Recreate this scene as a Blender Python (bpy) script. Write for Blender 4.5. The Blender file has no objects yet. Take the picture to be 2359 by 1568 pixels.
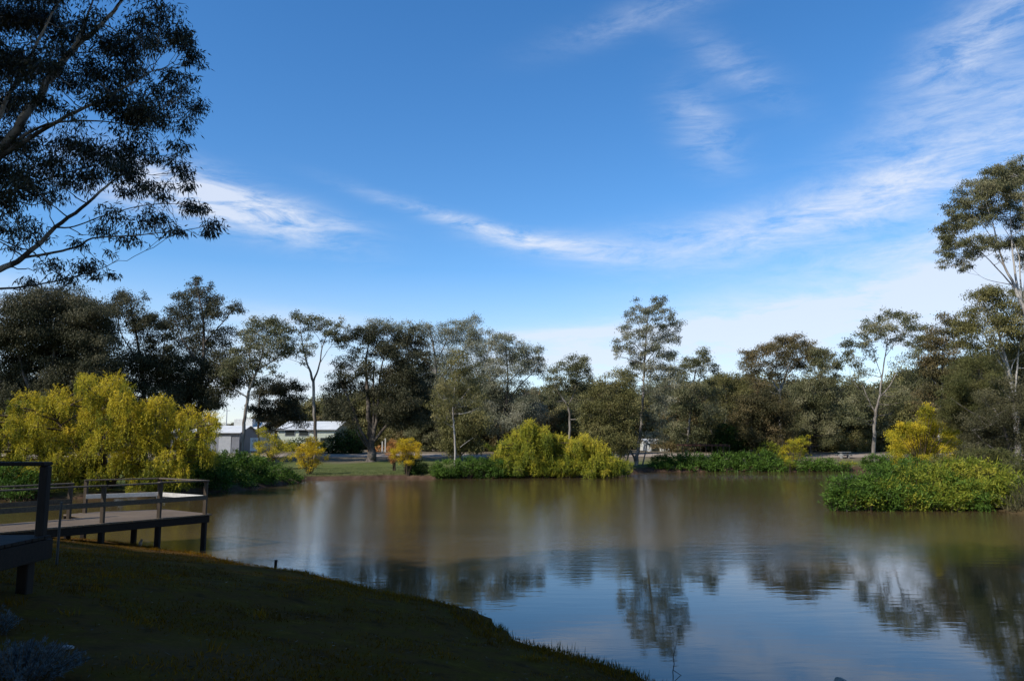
import bpy, math, random
import numpy as np

rng = np.random.default_rng(11)
random.seed(11)
SC = bpy.context.scene
COL = SC.collection

# ------------------------------------------------------------------ camera maths
CX, CY, F = 1179.5, 784.0, 1749.0          # photograph measured at 2359 x 1568
PITCH = math.atan2(226.0, F)
EYE = 3.3                                   # metres above the water
SP, CP = math.sin(PITCH), math.cos(PITCH)


def ray(x, y):
    dx, dy = (x - CX) / F, (CY - y) / F
    return np.array([dx, CP - dy * SP, SP + dy * CP])


def at(x, y, Y):
    r = ray(x, y)
    return np.array([0, 0, EYE]) + r * (Y / r[1])


def onz(x, y, z=0.0):
    r = ray(x, y)
    return np.array([0, 0, EYE]) + r * ((z - EYE) / r[2])


def nrm(a):
    return a / np.maximum(np.linalg.norm(a, axis=-1, keepdims=True), 1e-9)


# ------------------------------------------------------------------ object helpers
def tag(o, label=None, cat=None, group=None, kind=None):
    if label: o['label'] = label
    if cat: o['category'] = cat
    if group: o['group'] = group
    if kind: o['kind'] = kind
    return o


def empty(name, loc, label, cat, group=None, rz=0.0):
    o = bpy.data.objects.new(name, None)
    o.empty_display_size = 0.2
    COL.objects.link(o)
    o.location = loc
    o.rotation_euler = (0, 0, rz)
    return tag(o, label, cat, group)


def mesh_np(name, V, Fc, mat, parent=None, tint=None, smooth=False, origin=None):
    """V (n,3), Fc (m,k) -> one mesh object"""
    V = np.asarray(V, dtype=np.float32)
    if origin is not None:
        V = V - np.asarray(origin, dtype=np.float32)
    Fc = np.asarray(Fc, dtype=np.int32)
    m, k = Fc.shape
    me = bpy.data.meshes.new(name)
    me.vertices.add(len(V)); me.vertices.foreach_set('co', V.ravel())
    me.loops.add(m * k); me.loops.foreach_set('vertex_index', Fc.ravel())
    me.polygons.add(m)
    me.polygons.foreach_set('loop_start', np.arange(0, m * k, k, dtype=np.int32))
    me.polygons.foreach_set('use_smooth', np.full(m, smooth))
    if tint is not None:
        a = me.attributes.new('tint', 'FLOAT', 'FACE')
        a.data.foreach_set('value', np.asarray(tint, dtype=np.float32))
    me.update(calc_edges=True)
    me.validate()
    if mat: me.materials.append(mat)
    o = bpy.data.objects.new(name, me)
    COL.objects.link(o)
    if parent is not None: o.parent = parent
    return o


class MB:
    """collects boxes, prisms and tubes into one mesh"""
    def __init__(s): s.v, s.f = [], []

    def add(s, vs, fs):
        n = len(s.v)
        s.v += [tuple(map(float, p)) for p in vs]
        s.f += [tuple(i + n for i in f) for f in fs]
        return s

    def box(s, c, size, rz=0.0, bev=0.0):
        x, y, z = [a / 2 for a in size]
        ca, sa = math.cos(rz), math.sin(rz)
        if bev <= 0:
            pts = [(-x, -y, -z), (x, -y, -z), (x, y, -z), (-x, y, -z), (-x, -y, z), (x, -y, z), (x, y, z), (-x, y, z)]
            fs = [(0, 3, 2, 1), (4, 5, 6, 7), (0, 1, 5, 4), (1, 2, 6, 5), (2, 3, 7, 6), (3, 0, 4, 7)]
        else:
            b = min(bev, x * .4, y * .4, z * .4); pts = []
            for zz, k in ((-z, b), (-z + b, 0), (z - b, 0), (z, b)):
                xx, yy = x - k, y - k
                pts += [(-xx + b, -yy, zz), (xx - b, -yy, zz), (xx, -yy + b, zz), (xx, yy - b, zz),
                        (xx - b, yy, zz), (-xx + b, yy, zz), (-xx, yy - b, zz), (-xx, -yy + b, zz)]
            fs = [tuple(reversed(range(8))), tuple(range(24, 32))]
            for L in range(3):
                for i in range(8):
                    j = (i + 1) % 8
                    fs.append((L * 8 + i, L * 8 + j, L * 8 + 8 + j, L * 8 + 8 + i))
        return s.add([(c[0] + p[0] * ca - p[1] * sa, c[1] + p[0] * sa + p[1] * ca, c[2] + p[2]) for p in pts], fs)

    def bar(s, a, b, w, h, bev=0.0):
        """box beam from a to b (horizontal or sloped), w across, h tall"""
        a, b = np.array(a, float), np.array(b, float)
        d = b - a; L = np.linalg.norm(d); d /= L
        up = np.array([0, 0, 1.0])
        if abs(d[2]) > .95: up = np.array([0, 1.0, 0])
        sd = np.cross(d, up); sd /= np.linalg.norm(sd); up = np.cross(sd, d)
        prof = [(-w / 2 + bev, -h / 2), (w / 2 - bev, -h / 2), (w / 2, -h / 2 + bev), (w / 2, h / 2 - bev), (w / 2 - bev, h / 2), (-w / 2 + bev, h / 2), (-w / 2, h / 2 - bev), (-w / 2, -h / 2 + bev)] if bev else [(-w / 2, -h / 2), (w / 2, -h / 2), (w / 2, h / 2), (-w / 2, h / 2)]
        n = len(prof); pts = [p + sd * q[0] + up * q[1] for p in (a, b) for q in prof]
        fs = [tuple(range(n)), tuple(reversed(range(n, 2 * n)))] + [(i, n + i, n + (i + 1) % n, (i + 1) % n) for i in range(n)]
        return s.add(pts, fs)

    def tube(s, pts, rad, sides=8):
        V, Fq = tube_np(np.array(pts, float), np.array(rad, float), sides)
        n = len(pts)
        s.add(V, [tuple(q) for q in Fq] + [tuple(reversed(range(sides))), tuple(range((n - 1) * sides, n * sides))])
        return s

    def build(s, name, mat, parent=None, origin=(0, 0, 0), smooth=False):
        me = bpy.data.meshes.new(name)
        o0 = np.array(origin)
        me.from_pydata([tuple(np.array(p) - o0) for p in s.v], [], s.f)
        if smooth: me.polygons.foreach_set('use_smooth', np.full(len(me.polygons), True))
        me.update()
        if mat: me.materials.append(mat)
        o = bpy.data.objects.new(name, me)
        COL.objects.link(o)
        if parent is not None: o.parent = parent
        return o


def tube_np(P, R, sides):
    n = len(P)
    T = np.gradient(P, axis=0); T = nrm(T)
    ref = np.where(np.abs(T[:, 2:3]) > .9, np.array([[1.0, 0, 0]]), np.array([[0, 0, 1.0]]))
    A = nrm(np.cross(T, ref)); B = np.cross(A, T)
    for i in range(1, n):                      # keep the frame from flipping
        if np.dot(A[i], A[i - 1]) < 0: A[i] *= -1; B[i] *= -1
    ang = np.arange(sides) * 2 * math.pi / sides
    V = P[:, None] + R[:, None, None] * (np.cos(ang)[None, :, None] * A[:, None] + np.sin(ang)[None, :, None] * B[:, None])
    i = np.arange(n - 1)[:, None] * sides; j = np.arange(sides)[None]; j2 = (j + 1) % sides
    Fq = np.stack([i + j, i + j2, i + sides + j2, i + sides + j], -1).reshape(-1, 4)
    return V.reshape(-1, 3), Fq


class Tubes:
    def __init__(s): s.V, s.F, s.n = [], [], 0

    def add(s, P, R, sides=5):
        V, Fq = tube_np(np.asarray(P, float), np.asarray(R, float), sides)
        s.V.append(V); s.F.append(Fq + s.n); s.n += len(V)

    def build(s, name, mat, parent, origin):
        return mesh_np(name, np.concatenate(s.V), np.concatenate(s.F), mat, parent, smooth=True, origin=origin)


class Leaves:
    def __init__(s): s.B, s.A, s.S, s.L, s.W, s.T = [], [], [], [], [], []

    def add(s, B, A, L, W, T, S=None):
        n = len(B)
        if S is None: S = rng.normal(size=(n, 3))
        S = nrm(np.cross(A, S))
        s.B.append(B); s.A.append(A); s.S.append(S)
        s.L.append(np.broadcast_to(L, n)); s.W.append(np.broadcast_to(W, n)); s.T.append(np.broadcast_to(T, n))

    def count(s): return sum(len(b) for b in s.B)

    def build(s, name, mat, parent, origin):
        B, A, S = map(np.concatenate, (s.B, s.A, s.S)); L, W, T = map(np.concatenate, (s.L, s.W, s.T))
        n = len(B); V = np.empty((n, 4, 3))
        V[:, 0] = B
        V[:, 1] = B + A * (L * .42)[:, None] + S * (W * .5)[:, None]
        V[:, 2] = B + A * L[:, None]
        V[:, 3] = B + A * (L * .42)[:, None] - S * (W * .5)[:, None]
        Fq = np.arange(n * 4).reshape(n, 4)
        return mesh_np(name, V.reshape(-1, 3), Fq, mat, parent, tint=np.clip(T, 0, 1), origin=origin)


def bez(a, c, b, n):
    t = np.linspace(0, 1, n)[:, None]
    return (1 - t) ** 2 * a + 2 * t * (1 - t) * c + t * t * b


def smooth_line(P, k=4):
    """Catmull-Rom through rows of P"""
    P = np.asarray(P, float)
    if len(P) < 3: 
        t = np.linspace(0, 1, k + 1)[:, None]
        return P[0] * (1 - t) + P[-1] * t
    Q = np.vstack([2 * P[0] - P[1], P, 2 * P[-1] - P[-2]])
    out = []
    for i in range(1, len(Q) - 2):
        p0, p1, p2, p3 = Q[i - 1], Q[i], Q[i + 1], Q[i + 2]
        for t in np.arange(k) / k:
            out.append(.5 * ((2 * p1) + (-p0 + p2) * t + (2 * p0 - 5 * p1 + 4 * p2 - p3) * t * t + (-p0 + 3 * p1 - 3 * p2 + p3) * t ** 3))
    out.append(P[-1])
    return np.array(out)


# ------------------------------------------------------------------ material helpers
def new_mat(name):
    m = bpy.data.materials.new(name); m.use_nodes = True
    nt = m.node_tree
    for n in list(nt.nodes): nt.nodes.remove(n)
    out = nt.nodes.new('ShaderNodeOutputMaterial')
    return m, nt, out


def ramp(nt, fac, stops, interp='LINEAR'):
    r = nt.nodes.new('ShaderNodeValToRGB'); r.color_ramp.interpolation = interp
    el = r.color_ramp.elements
    while len(el) < len(stops): el.new(0.5)
    for e, (p, c) in zip(el, stops):
        e.position = p; e.color = (c[0], c[1], c[2], 1) if len(c) == 3 else c
    nt.links.new(fac, r.inputs[0])
    return r.outputs[0]


def noise(nt, vec, scale, detail=4, rough=.55, dist=0.0, out='Fac'):
    n = nt.nodes.new('ShaderNodeTexNoise')
    n.inputs['Scale'].default_value = scale; n.inputs['Detail'].default_value = detail
    n.inputs['Roughness'].default_value = rough; n.inputs['Distortion'].default_value = dist
    if vec is not None: nt.links.new(vec, n.inputs['Vector'])
    return n.outputs[out]


def mathn(nt, op, a, b=None, c=None, clamp=False):
    n = nt.nodes.new('ShaderNodeMath'); n.operation = op; n.use_clamp = clamp
    for i, v in enumerate((a, b, c)):
        if v is None: continue
        if isinstance(v, (int, float)): n.inputs[i].default_value = v
        else: nt.links.new(v, n.inputs[i])
    return n.outputs[0]


def mapping(nt, vec, scale=(1, 1, 1), rot=(0, 0, 0), loc=(0, 0, 0)):
    n = nt.nodes.new('ShaderNodeMapping')
    n.inputs['Scale'].default_value = scale; n.inputs['Rotation'].default_value = rot; n.inputs['Location'].default_value = loc
    nt.links.new(vec, n.inputs['Vector'])
    return n.outputs[0]


def texco(nt, which='Object'):
    return nt.nodes.new('ShaderNodeTexCoord').outputs[which]


def mixc(nt, fac, a, b, mode='MIX'):
    n = nt.nodes.new('ShaderNodeMix'); n.data_type = 'RGBA'; n.blend_type = mode
    for sock, v in ((n.inputs[0], fac), (n.inputs[6], a), (n.inputs[7], b)):
        if isinstance(v, (int, float)): sock.default_value = v
        elif isinstance(v, tuple): sock.default_value = (v[0], v[1], v[2], 1)
        else: nt.links.new(v, sock)
    return n.outputs[2]


def principled(nt, out, base, rough=.6, spec=.5, bump=None, bdist=.02, bstr=1.0):
    p = nt.nodes.new('ShaderNodeBsdfPrincipled')
    if isinstance(base, tuple): p.inputs['Base Color'].default_value = (*base, 1)
    else: nt.links.new(base, p.inputs['Base Color'])
    if isinstance(rough, (int, float)): p.inputs['Roughness'].default_value = rough
    else: nt.links.new(rough, p.inputs['Roughness'])
    p.inputs['Specular IOR Level'].default_value = spec
    if bump is not None:
        b = nt.nodes.new('ShaderNodeBump'); b.inputs['Distance'].default_value = bdist; b.inputs['Strength'].default_value = bstr
        nt.links.new(bump, b.inputs['Height']); nt.links.new(b.outputs[0], p.inputs['Normal'])
    if out is not None: nt.links.new(p.outputs[0], out.inputs[0])
    return p


def leaf_mat(name, stops, transl=.22, rough=.5, spec=.12):
    m, nt, out = new_mat(name)
    a = nt.nodes.new('ShaderNodeAttribute'); a.attribute_name = 'tint'
    c = ramp(nt, a.outputs['Fac'], stops)
    p = principled(nt, None, c, rough, spec)
    t = nt.nodes.new('ShaderNodeBsdfTranslucent'); nt.links.new(c, t.inputs[0])
    mx = nt.nodes.new('ShaderNodeMixShader'); mx.inputs[0].default_value = transl
    nt.links.new(p.outputs[0], mx.inputs[1]); nt.links.new(t.outputs[0], mx.inputs[2])
    nt.links.new(mx.outputs[0], out.inputs[0])
    return m


def bark_mat(name, pale, dark, scale=1.2, cut=(.42, .6)):
    m, nt, out = new_mat(name)
    co = texco(nt)
    n1 = noise(nt, mapping(nt, co, (1, 1, .25)), scale, 5, .6, .4)
    n2 = noise(nt, mapping(nt, co, (1, 1, .15)), scale * 9, 4, .6)
    c = ramp(nt, n1, [(cut[0], dark), (cut[1], pale)])
    c = mixc(nt, .45, c, ramp(nt, n2, [(.3, (.35, .33, .3)), (.7, (1, 1, 1))]), 'MULTIPLY')
    principled(nt, out, c, .8, .2, n2, .02, .6)
    return m


def wood_mat(name, a, b, axis='X', rough=.75):
    m, nt, out = new_mat(name)
    co = texco(nt)
    sc = {'X': (.6, 9, 9), 'Y': (9, .6, 9), 'Z': (9, 9, .6)}[axis]
    g = noise(nt, mapping(nt, co, sc), 3.0, 6, .65, .6)
    bl = noise(nt, co, .9, 3)
    c = ramp(nt, g, [(.3, a), (.7, b)])
    c = mixc(nt, .5, c, ramp(nt, bl, [(.35, (.55, .53, .5)), (.65, (1, 1, 1))]), 'MULTIPLY')
    principled(nt, out, c, rough, .25, g, .004, .8)
    return m


def plain_mat(name, col, rough=.6, var=.25, scale=3.0, spec=.3, bump=.0):
    m, nt, out = new_mat(name)
    n = noise(nt, texco(nt), scale, 6, .6)
    lo = tuple(c * (1 - var) for c in col); hi = tuple(min(1, c * (1 + var)) for c in col)
    c = ramp(nt, n, [(.3, lo), (.7, hi)])
    principled(nt, out, c, rough, spec, n if bump else None, bump or .01)
    return m


def sheet_mat(name, col, rough=.45, pitch=9.0, axis=0):
    """ribbed steel cladding"""
    m, nt, out = new_mat(name)
    co = texco(nt)
    w = nt.nodes.new('ShaderNodeTexWave'); w.wave_type = 'BANDS'; w.bands_direction = 'XYZ'[axis]
    w.inputs['Scale'].default_value = pitch / 3; nt.links.new(co, w.inputs['Vector'])
    n = noise(nt, co, .7, 5)
    c = mixc(nt, ramp(nt, n, [(.35, (0, 0, 0)), (.7, (1, 1, 1))]), tuple(k * .82 for k in col), col)
    principled(nt, out, c, rough, .4, w.outputs[0], .02, .5)
    return m


M = {}
M['gum_leaf'] = leaf_mat('gum_leaf', [(0, (0.0448, 0.0493, 0.0189)), (.5, (0.1200, 0.1202, 0.0534)), (1, (0.2399, 0.2171, 0.1177))])
M['gum_leaf_grey'] = leaf_mat('gum_leaf_grey', [(0, (0.0639, 0.0709, 0.0408)), (.5, (0.1598, 0.1622, 0.0974)), (1, (0.3038, 0.2824, 0.1964))])
M['gum_leaf_olive'] = leaf_mat('gum_leaf_olive', [(0, (0.0544, 0.0534, 0.0172)), (.5, (0.1407, 0.1303, 0.0423)), (1, (0.2559, 0.2171, 0.0880))])
M['gum_leaf_dark'] = leaf_mat('gum_leaf_dark', [(0, (0.0224, 0.0254, 0.0109)), (.5, (0.0576, 0.0565, 0.0282)), (1, (0.1360, 0.1201, 0.0658))])
M['gum_leaf_rust'] = leaf_mat('gum_leaf_rust', [(0, (0.0472, 0.0457, 0.0194)), (.5, (0.1206, 0.0970, 0.0401)), (1, (0.2164, 0.1549, 0.0746))])
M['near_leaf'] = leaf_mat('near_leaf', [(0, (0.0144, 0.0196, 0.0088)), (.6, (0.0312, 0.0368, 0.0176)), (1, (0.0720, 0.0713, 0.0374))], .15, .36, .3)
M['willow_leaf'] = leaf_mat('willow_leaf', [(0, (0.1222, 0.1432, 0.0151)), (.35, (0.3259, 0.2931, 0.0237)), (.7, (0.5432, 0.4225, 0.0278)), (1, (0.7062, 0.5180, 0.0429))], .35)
M['willow_green'] = leaf_mat('willow_green', [(0, (0.0811, 0.1109, 0.0157)), (.45, (0.2213, 0.2440, 0.0270)), (.8, (0.4130, 0.3697, 0.0337)), (1, (0.5899, 0.4732, 0.0505))], .35)
M['gold_leaf'] = leaf_mat('gold_leaf', [(0, (0.2530, 0.1920, 0.0150)), (.5, (0.5520, 0.3960, 0.0200)), (1, (0.7130, 0.4800, 0.0400))], .35)
M['orange_leaf'] = leaf_mat('orange_leaf', [(0, (.25, .1, .03)), (.5, (.45, .2, .06)), (1, (.55, .3, .1))], .3)
M['hedge_leaf'] = leaf_mat('hedge_leaf', [(0, (.018, .038, .006)), (.5, (.055, .105, .014)), (1, (.125, .20, .03))], .25)
M['hedge_dark'] = leaf_mat('hedge_dark', [(0, (.010, .021, .005)), (.5, (.030, .056, .011)), (1, (.065, .105, .02))], .2)
M['lime_leaf'] = leaf_mat('lime_leaf', [(0, (0.0550, 0.0935, 0.0120)), (.5, (0.1650, 0.2035, 0.0220)), (1, (0.3630, 0.3300, 0.0400))], .3)
M['sheoak_leaf'] = leaf_mat('sheoak_leaf', [(0, (0.0450, 0.0494, 0.0145)), (.5, (0.0975, 0.1000, 0.0315)), (1, (0.1650, 0.1470, 0.0545))], .2)
M['twiggy_leaf'] = leaf_mat('twiggy_leaf', [(0, (0.0300, 0.0286, 0.0135)), (.5, (0.0700, 0.0660, 0.0300)), (1, (0.1300, 0.1155, 0.0562))], .15)
M['silver_leaf'] = leaf_mat('silver_leaf', [(0, (0.0420, 0.0585, 0.0672)), (.5, (0.0840, 0.1125, 0.1260)), (1, (0.1512, 0.1890, 0.2016))], .15)
M['grass_blade'] = leaf_mat('grass_blade', spec=.04, rough=.8, stops=[(0, (0.0505, 0.0218, 0.0013)), (.5, (0.1263, 0.0619, 0.0024)), (.85, (0.2527, 0.1202, 0.0065)), (1, (.15, .125, .02))], transl=.25)
M['reed_blade'] = leaf_mat('reed_blade', [(0, (.02, .04, .01)), (.5, (.05, .08, .02)), (1, (.16, .17, .05))], .3)
M['litter'] = leaf_mat('litter', [(0, (0.0245, 0.0156, 0.0077)), (.7, (0.0700, 0.0455, 0.0220)), (1, (0.2520, 0.2015, 0.1375))], .1)
M['pale_bark'] = bark_mat('pale_bark', (.32, .285, .245), (.10, .08, .065))
M['white_bark'] = bark_mat('white_bark', (.44, .41, .37), (.19, .15, .125), 1.0, (.32, .54))
M['grey_bark'] = bark_mat('grey_bark', (.17, .14, .115), (.045, .036, .03))
M['dark_bark'] = bark_mat('dark_bark', (.09, .07, .055), (.03, .024, .02))
M['near_bark'] = bark_mat('near_bark', (.40, .38, .345), (.06, .053, .047), 1.1, (.40, .52))
M['stem_bark'] = bark_mat('stem_bark', (.16, .11, .06), (.06, .045, .03))


# ------------------------------------------------------------------ the pond outline and the ground
def P2(x, y): return tuple(onz(x, y, 0.0)[:2])


POND = [  # anticlockwise is not needed; world x, y on the water plane
    (-34, 30), (-30, 41), (-24, 43.5), P2(420, 1136), P2(560, 1128), P2(640, 1118), P2(690, 1110), P2(720, 1104), P2(820, 1103), P2(930, 1101),
    P2(1000, 1102), P2(1100, 1100), P2(1240, 1099), P2(1380, 1096), P2(1450, 1091), P2(1490, 1086), P2(1700, 1085), P2(1850, 1085),
    P2(1960, 1084), (41, 80), (44, 70), (33, 58), (24, 47), (17.5, 41), P2(1925, 1146), P2(1925, 1160), P2(1970, 1168), P2(2080, 1171),
    P2(2200, 1173), P2(2310, 1176), P2(2345, 1184), (26, 34.2), (34, 31), (40, 22), (36, 10), (22, 5.5), (12, 6.5), P2(1700, 1640), P2(1570, 1600), P2(1480, 1568), P2(1400, 1538), P2(1330, 1512),
    P2(1230, 1482), P2(1140, 1445), P2(1100, 1420), P2(1020, 1392), P2(900, 1368), P2(800, 1345), P2(700, 1326), P2(633, 1316), P2(570, 1300), P2(480, 1284), P2(390, 1270),
    P2(280, 1256), P2(170, 1245), P2(110, 1240), P2(40, 1236), (-15, 17.6), (-20, 17), (-28, 20)]


def densify(P, k=9):
    P = np.array(P); Q = np.vstack([P[-1], P, P[0], P[1]])
    out = []
    for i in range(1, len(Q) - 2):
        p0, p1, p2, p3 = Q[i - 1], Q[i], Q[i + 1], Q[i + 2]
        for t in np.arange(k) / k:
            out.append((1 - t) * p1 + t * p2)
    return np.array(out)


PP = densify(POND)
PP = PP + (np.sin(PP[:, [1, 0]] * 2.3 + PP * .7) * .09 + np.sin(PP[:, [1, 0]] * .9) * .12 + np.sin(PP[:, [1, 0]] * 5.1 + 1) * .04)


def sdf(X, Y):
    """signed distance to the shore, positive on land"""
    X = np.asarray(X, float); Y = np.asarray(Y, float); sh = X.shape
    q = np.stack([X.ravel(), Y.ravel()], 1)
    A, B = PP, np.roll(PP, -1, 0)
    best = np.full(len(q), 1e9); inside = np.zeros(len(q), bool)
    for a, b in zip(A, B):
        d = b - a; t = np.clip(((q - a) @ d) / max(d @ d, 1e-9), 0, 1)
        r = q - a - t[:, None] * d
        best = np.minimum(best, (r * r).sum(1))
        c = (a[1] > q[:, 1]) != (b[1] > q[:, 1])
        with np.errstate(divide='ignore', invalid='ignore'):
            xi = a[0] + (q[:, 1] - a[1]) / (b[1] - a[1]) * (b[0] - a[0])
        inside ^= c & (q[:, 0] < xi)
    d = np.sqrt(best)
    return np.where(inside, -d, d).reshape(sh)


def sstep(a, b, x):
    t = np.clip((x - a) / (b - a), 0, 1); return t * t * (3 - 2 * t)


def height(X, Y, sd=None):
    X = np.asarray(X, float); Y = np.asarray(Y, float)
    if sd is None: sd = sdf(X, Y)
    lin = .05 + .2 * sd
    near = np.where(lin < 1.3, lin, 1.3 + .35 * (1 - np.exp(-(np.maximum(lin, 1.3) - 1.3) / .35)))
    far = np.interp(Y, [30, 64, 80, 89, 100, 150, 400, 3000], [.35, .36, .6, .8, 1.5, 1.8, 2.2, 2.2])
    lip = np.clip(sd / .9, 0, 1) ** .7
    far = .05 + (far - .05) * lip
    w = sstep(26, 36, Y)
    z = near * (1 - w) + far * w
    z = z + np.where(sd > .5, (np.sin(X * 1.7 + Y * .6) * np.sin(Y * 1.3 - X * .4)) * .018, 0)
    return np.where(sd < 0, np.maximum(-.9, sd * .35), z)


def gh(x, y): return float(height(np.array([x]), np.array([y]))[0])


def axis_coords(segs):
    out = []
    for a, b, st in segs: out += list(np.arange(a, b, st))
    out.append(segs[-1][1])
    return np.array(out)


gx = axis_coords([(-2500, -400, 300), (-400, -80, 20), (-80, -40, 2.5), (-40, -20, .7), (-20, 16, .3), (16, 30, .6), (30, 50, 1.2), (50, 90, 3), (90, 400, 20), (400, 2500, 300)])
gy = axis_coords([(-400, -40, 40), (-40, -5, 2.5), (-5, 4, .8), (4, 27, .3), (27, 60, .8), (60, 68, .3), (68, 76, .8), (76, 82, .4), (82, 110, 1.2), (110, 200, 8), (200, 600, 50), (600, 3500, 400)])
GX, GY = np.meshgrid(gx, gy)
GS = sdf(GX, GY)
GZ = height(GX, GY, GS)
GV = np.stack([GX, GY, GZ], -1).reshape(-1, 3)
ny, nx = GX.shape
ii = (np.arange(ny - 1)[:, None] * nx + np.arange(nx - 1)[None]).reshape(-1)
GF = np.stack([ii, ii + 1, ii + nx + 1, ii + nx], 1)


def ground_material():
    m, nt, out = new_mat('ground_cover')
    a = nt.nodes.new('ShaderNodeAttribute'); a.attribute_name = 'zone'
    sep = nt.nodes.new('ShaderNodeSeparateColor'); nt.links.new(a.outputs['Color'], sep.inputs[0])
    co = texco(nt)
    n1 = noise(nt, co, .35, 6, .6); n2 = noise(nt, co, 2.2, 6, .65); n3 = noise(nt, co, 14, 5, .7)
    bank = ramp(nt, n2, [(.32, (.055, .028, .009)), (.45, (.105, .054, .014)), (.56, (.10, .060, .009)), (.68, (.14, .080, .014)), (.8, (.09, .064, .008))])
    bank = mixc(nt, ramp(nt, n1, [(.55, (0, 0, 0)), (.7, (.7, .7, .7))]), bank, (.12, .066, .026))
    lawn = ramp(nt, n1, [(.3, (.085, .105, .030)), (.6, (.135, .150, .052)), (.75, (.17, .165, .075))])
    lawn = mixc(nt, .5, lawn, ramp(nt, n2, [(.3, (.6, .6, .6)), (.7, (1, 1, 1))]), 'MULTIPLY')
    dry = ramp(nt, n2, [(.3, (.10, .075, .05)), (.55, (.19, .155, .11)), (.8, (.15, .15, .07))])
    dirt = ramp(nt, n2, [(.3, (.045, .026, .017)), (.6, (.10, .062, .042)), (.8, (.16, .115, .09))])
    c = mixc(nt, sep.outputs[0], bank, lawn)
    c = mixc(nt, sep.outputs[1], c, dry)
    c = mixc(nt, sep.outputs[2], c, dirt)
    c = mixc(nt, .5, c, ramp(nt, n3, [(.3, (.55, .55, .55)), (.7, (1, 1, 1))]), 'MULTIPLY')
    principled(nt, out, c, 1.0, .02, n3, .03, .8)
    return m


ground = mesh_np('ground', GV, GF, ground_material(), smooth=True)
lawnm = sstep(30, 40, GY)
drym = sstep(84, 92, GY + 3 * np.sin(GX * .23) + 2 * np.sin(GX * .61)) * (1 - sstep(300, 600, GY) * .5)
dirtm = (1 - sstep(.25, 1.0, GS)) * (.35 + .65 * sstep(30, 40, GY))
za = ground.data.color_attributes.new('zone', 'FLOAT_COLOR', 'POINT')
za.data.foreach_set('color', np.stack([lawnm, drym, dirtm, np.ones_like(lawnm)], -1).astype(np.float32).ravel())
tag(ground, kind='structure')


def water_material():
    m, nt, out = new_mat('muddy_water')
    co = texco(nt)
    sep = nt.nodes.new('ShaderNodeSeparateXYZ'); nt.links.new(co, sep.inputs[0])
    # wind-ruffled water on the open middle, calmer in the lee of the near bank
    wob = mathn(nt, 'MULTIPLY', mathn(nt, 'SUBTRACT', noise(nt, mapping(nt, co, (.05, .12, 1)), 1.0, 3), .5), 10.0)
    yy = mathn(nt, 'ADD', sep.outputs[1], wob)
    mr = nt.nodes.new('ShaderNodeMapRange'); mr.interpolation_type = 'SMOOTHSTEP'
    nt.links.new(yy, mr.inputs[0])
    for i, v in ((1, 17.0), (2, 27.0), (3, .05), (4, 1.0)): mr.inputs[i].default_value = v
    big = noise(nt, mapping(nt, co, (.55, 1.9, 1), (0, 0, .12)), 1.5, 3, .5, .3)
    sm = noise(nt, mapping(nt, co, (1.7, 3.0, 1), (0, 0, -.2)), 5.0, 4, .6, .4)
    h = mathn(nt, 'ADD', mathn(nt, 'MULTIPLY', big, mathn(nt, 'ADD', mathn(nt, 'MULTIPLY', mr.outputs[0], .6), .18)), mathn(nt, 'MULTIPLY', mathn(nt, 'MULTIPLY', sm, .5), mr.outputs[0]))
    gx_ = mathn(nt, 'POWER', mathn(nt, 'DIVIDE', mathn(nt, 'SUBTRACT', sep.outputs[0], 21.0), 9.0), 2.0); gy_ = mathn(nt, 'POWER', mathn(nt, 'DIVIDE', mathn(nt, 'SUBTRACT', yy, 68.0), 6.0), 2.0)
    gust = mathn(nt, 'EXPONENT', mathn(nt, 'MULTIPLY', mathn(nt, 'ADD', gx_, gy_), -1.0))
    h = mathn(nt, 'MULTIPLY', h, mathn(nt, 'ADD', mathn(nt, 'MULTIPLY', gust, 5.0), 1.0))
    mud = ramp(nt, noise(nt, mapping(nt, co, (.12, .3, 1)), 1.0, 4), [(.3, (.064, .043, .018)), (.7, (.086, .058, .026))])
    p = principled(nt, out, mud, .012, .5, h, .0125, .8)
    p.inputs['IOR'].default_value = 1.40
    return m


water = mesh_np('water', [(-40, 2, 0), (60, 2, 0), (60, 90, 0), (-40, 90, 0)], [(0, 1, 2, 3)], water_material())
tag(water, kind='structure')


def track_strip(name, pts, w, mat, lift=.03):
    P = smooth_line(np.array([(p[0], p[1]) for p in pts], float), 14)
    T = nrm(np.gradient(P, axis=0)); N = np.stack([-T[:, 1], T[:, 0]], 1)
    rows = []
    for k in np.linspace(-.5, .5, 5):
        q = P + N * (w * k + .12 * np.sin(P[:, :1] * 1.1 + k * 3))
        rows.append(np.column_stack([q, height(q[:, 0], q[:, 1]) + lift + .02 * (1 - abs(2 * k))]))
    V = np.stack(rows, 1).reshape(-1, 3); n = len(P)
    i = (np.arange(n - 1)[:, None] * 5 + np.arange(4)[None]).reshape(-1)
    o = mesh_np(name, V, np.stack([i, i + 1, i + 6, i + 5], 1), mat, smooth=True)
    return tag(o, kind='structure')


M['gravel'] = plain_mat('gravel', (.29, .235, .185), .95, .3, 3.5, .1, .03)
track_strip('gravel_track', [(-70, 97), (-45, 95.5), (-28, 95), (-12, 95.5), (4, 95), (22, 96), (40, 95), (70, 97)], 4.4, M['gravel'])


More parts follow.
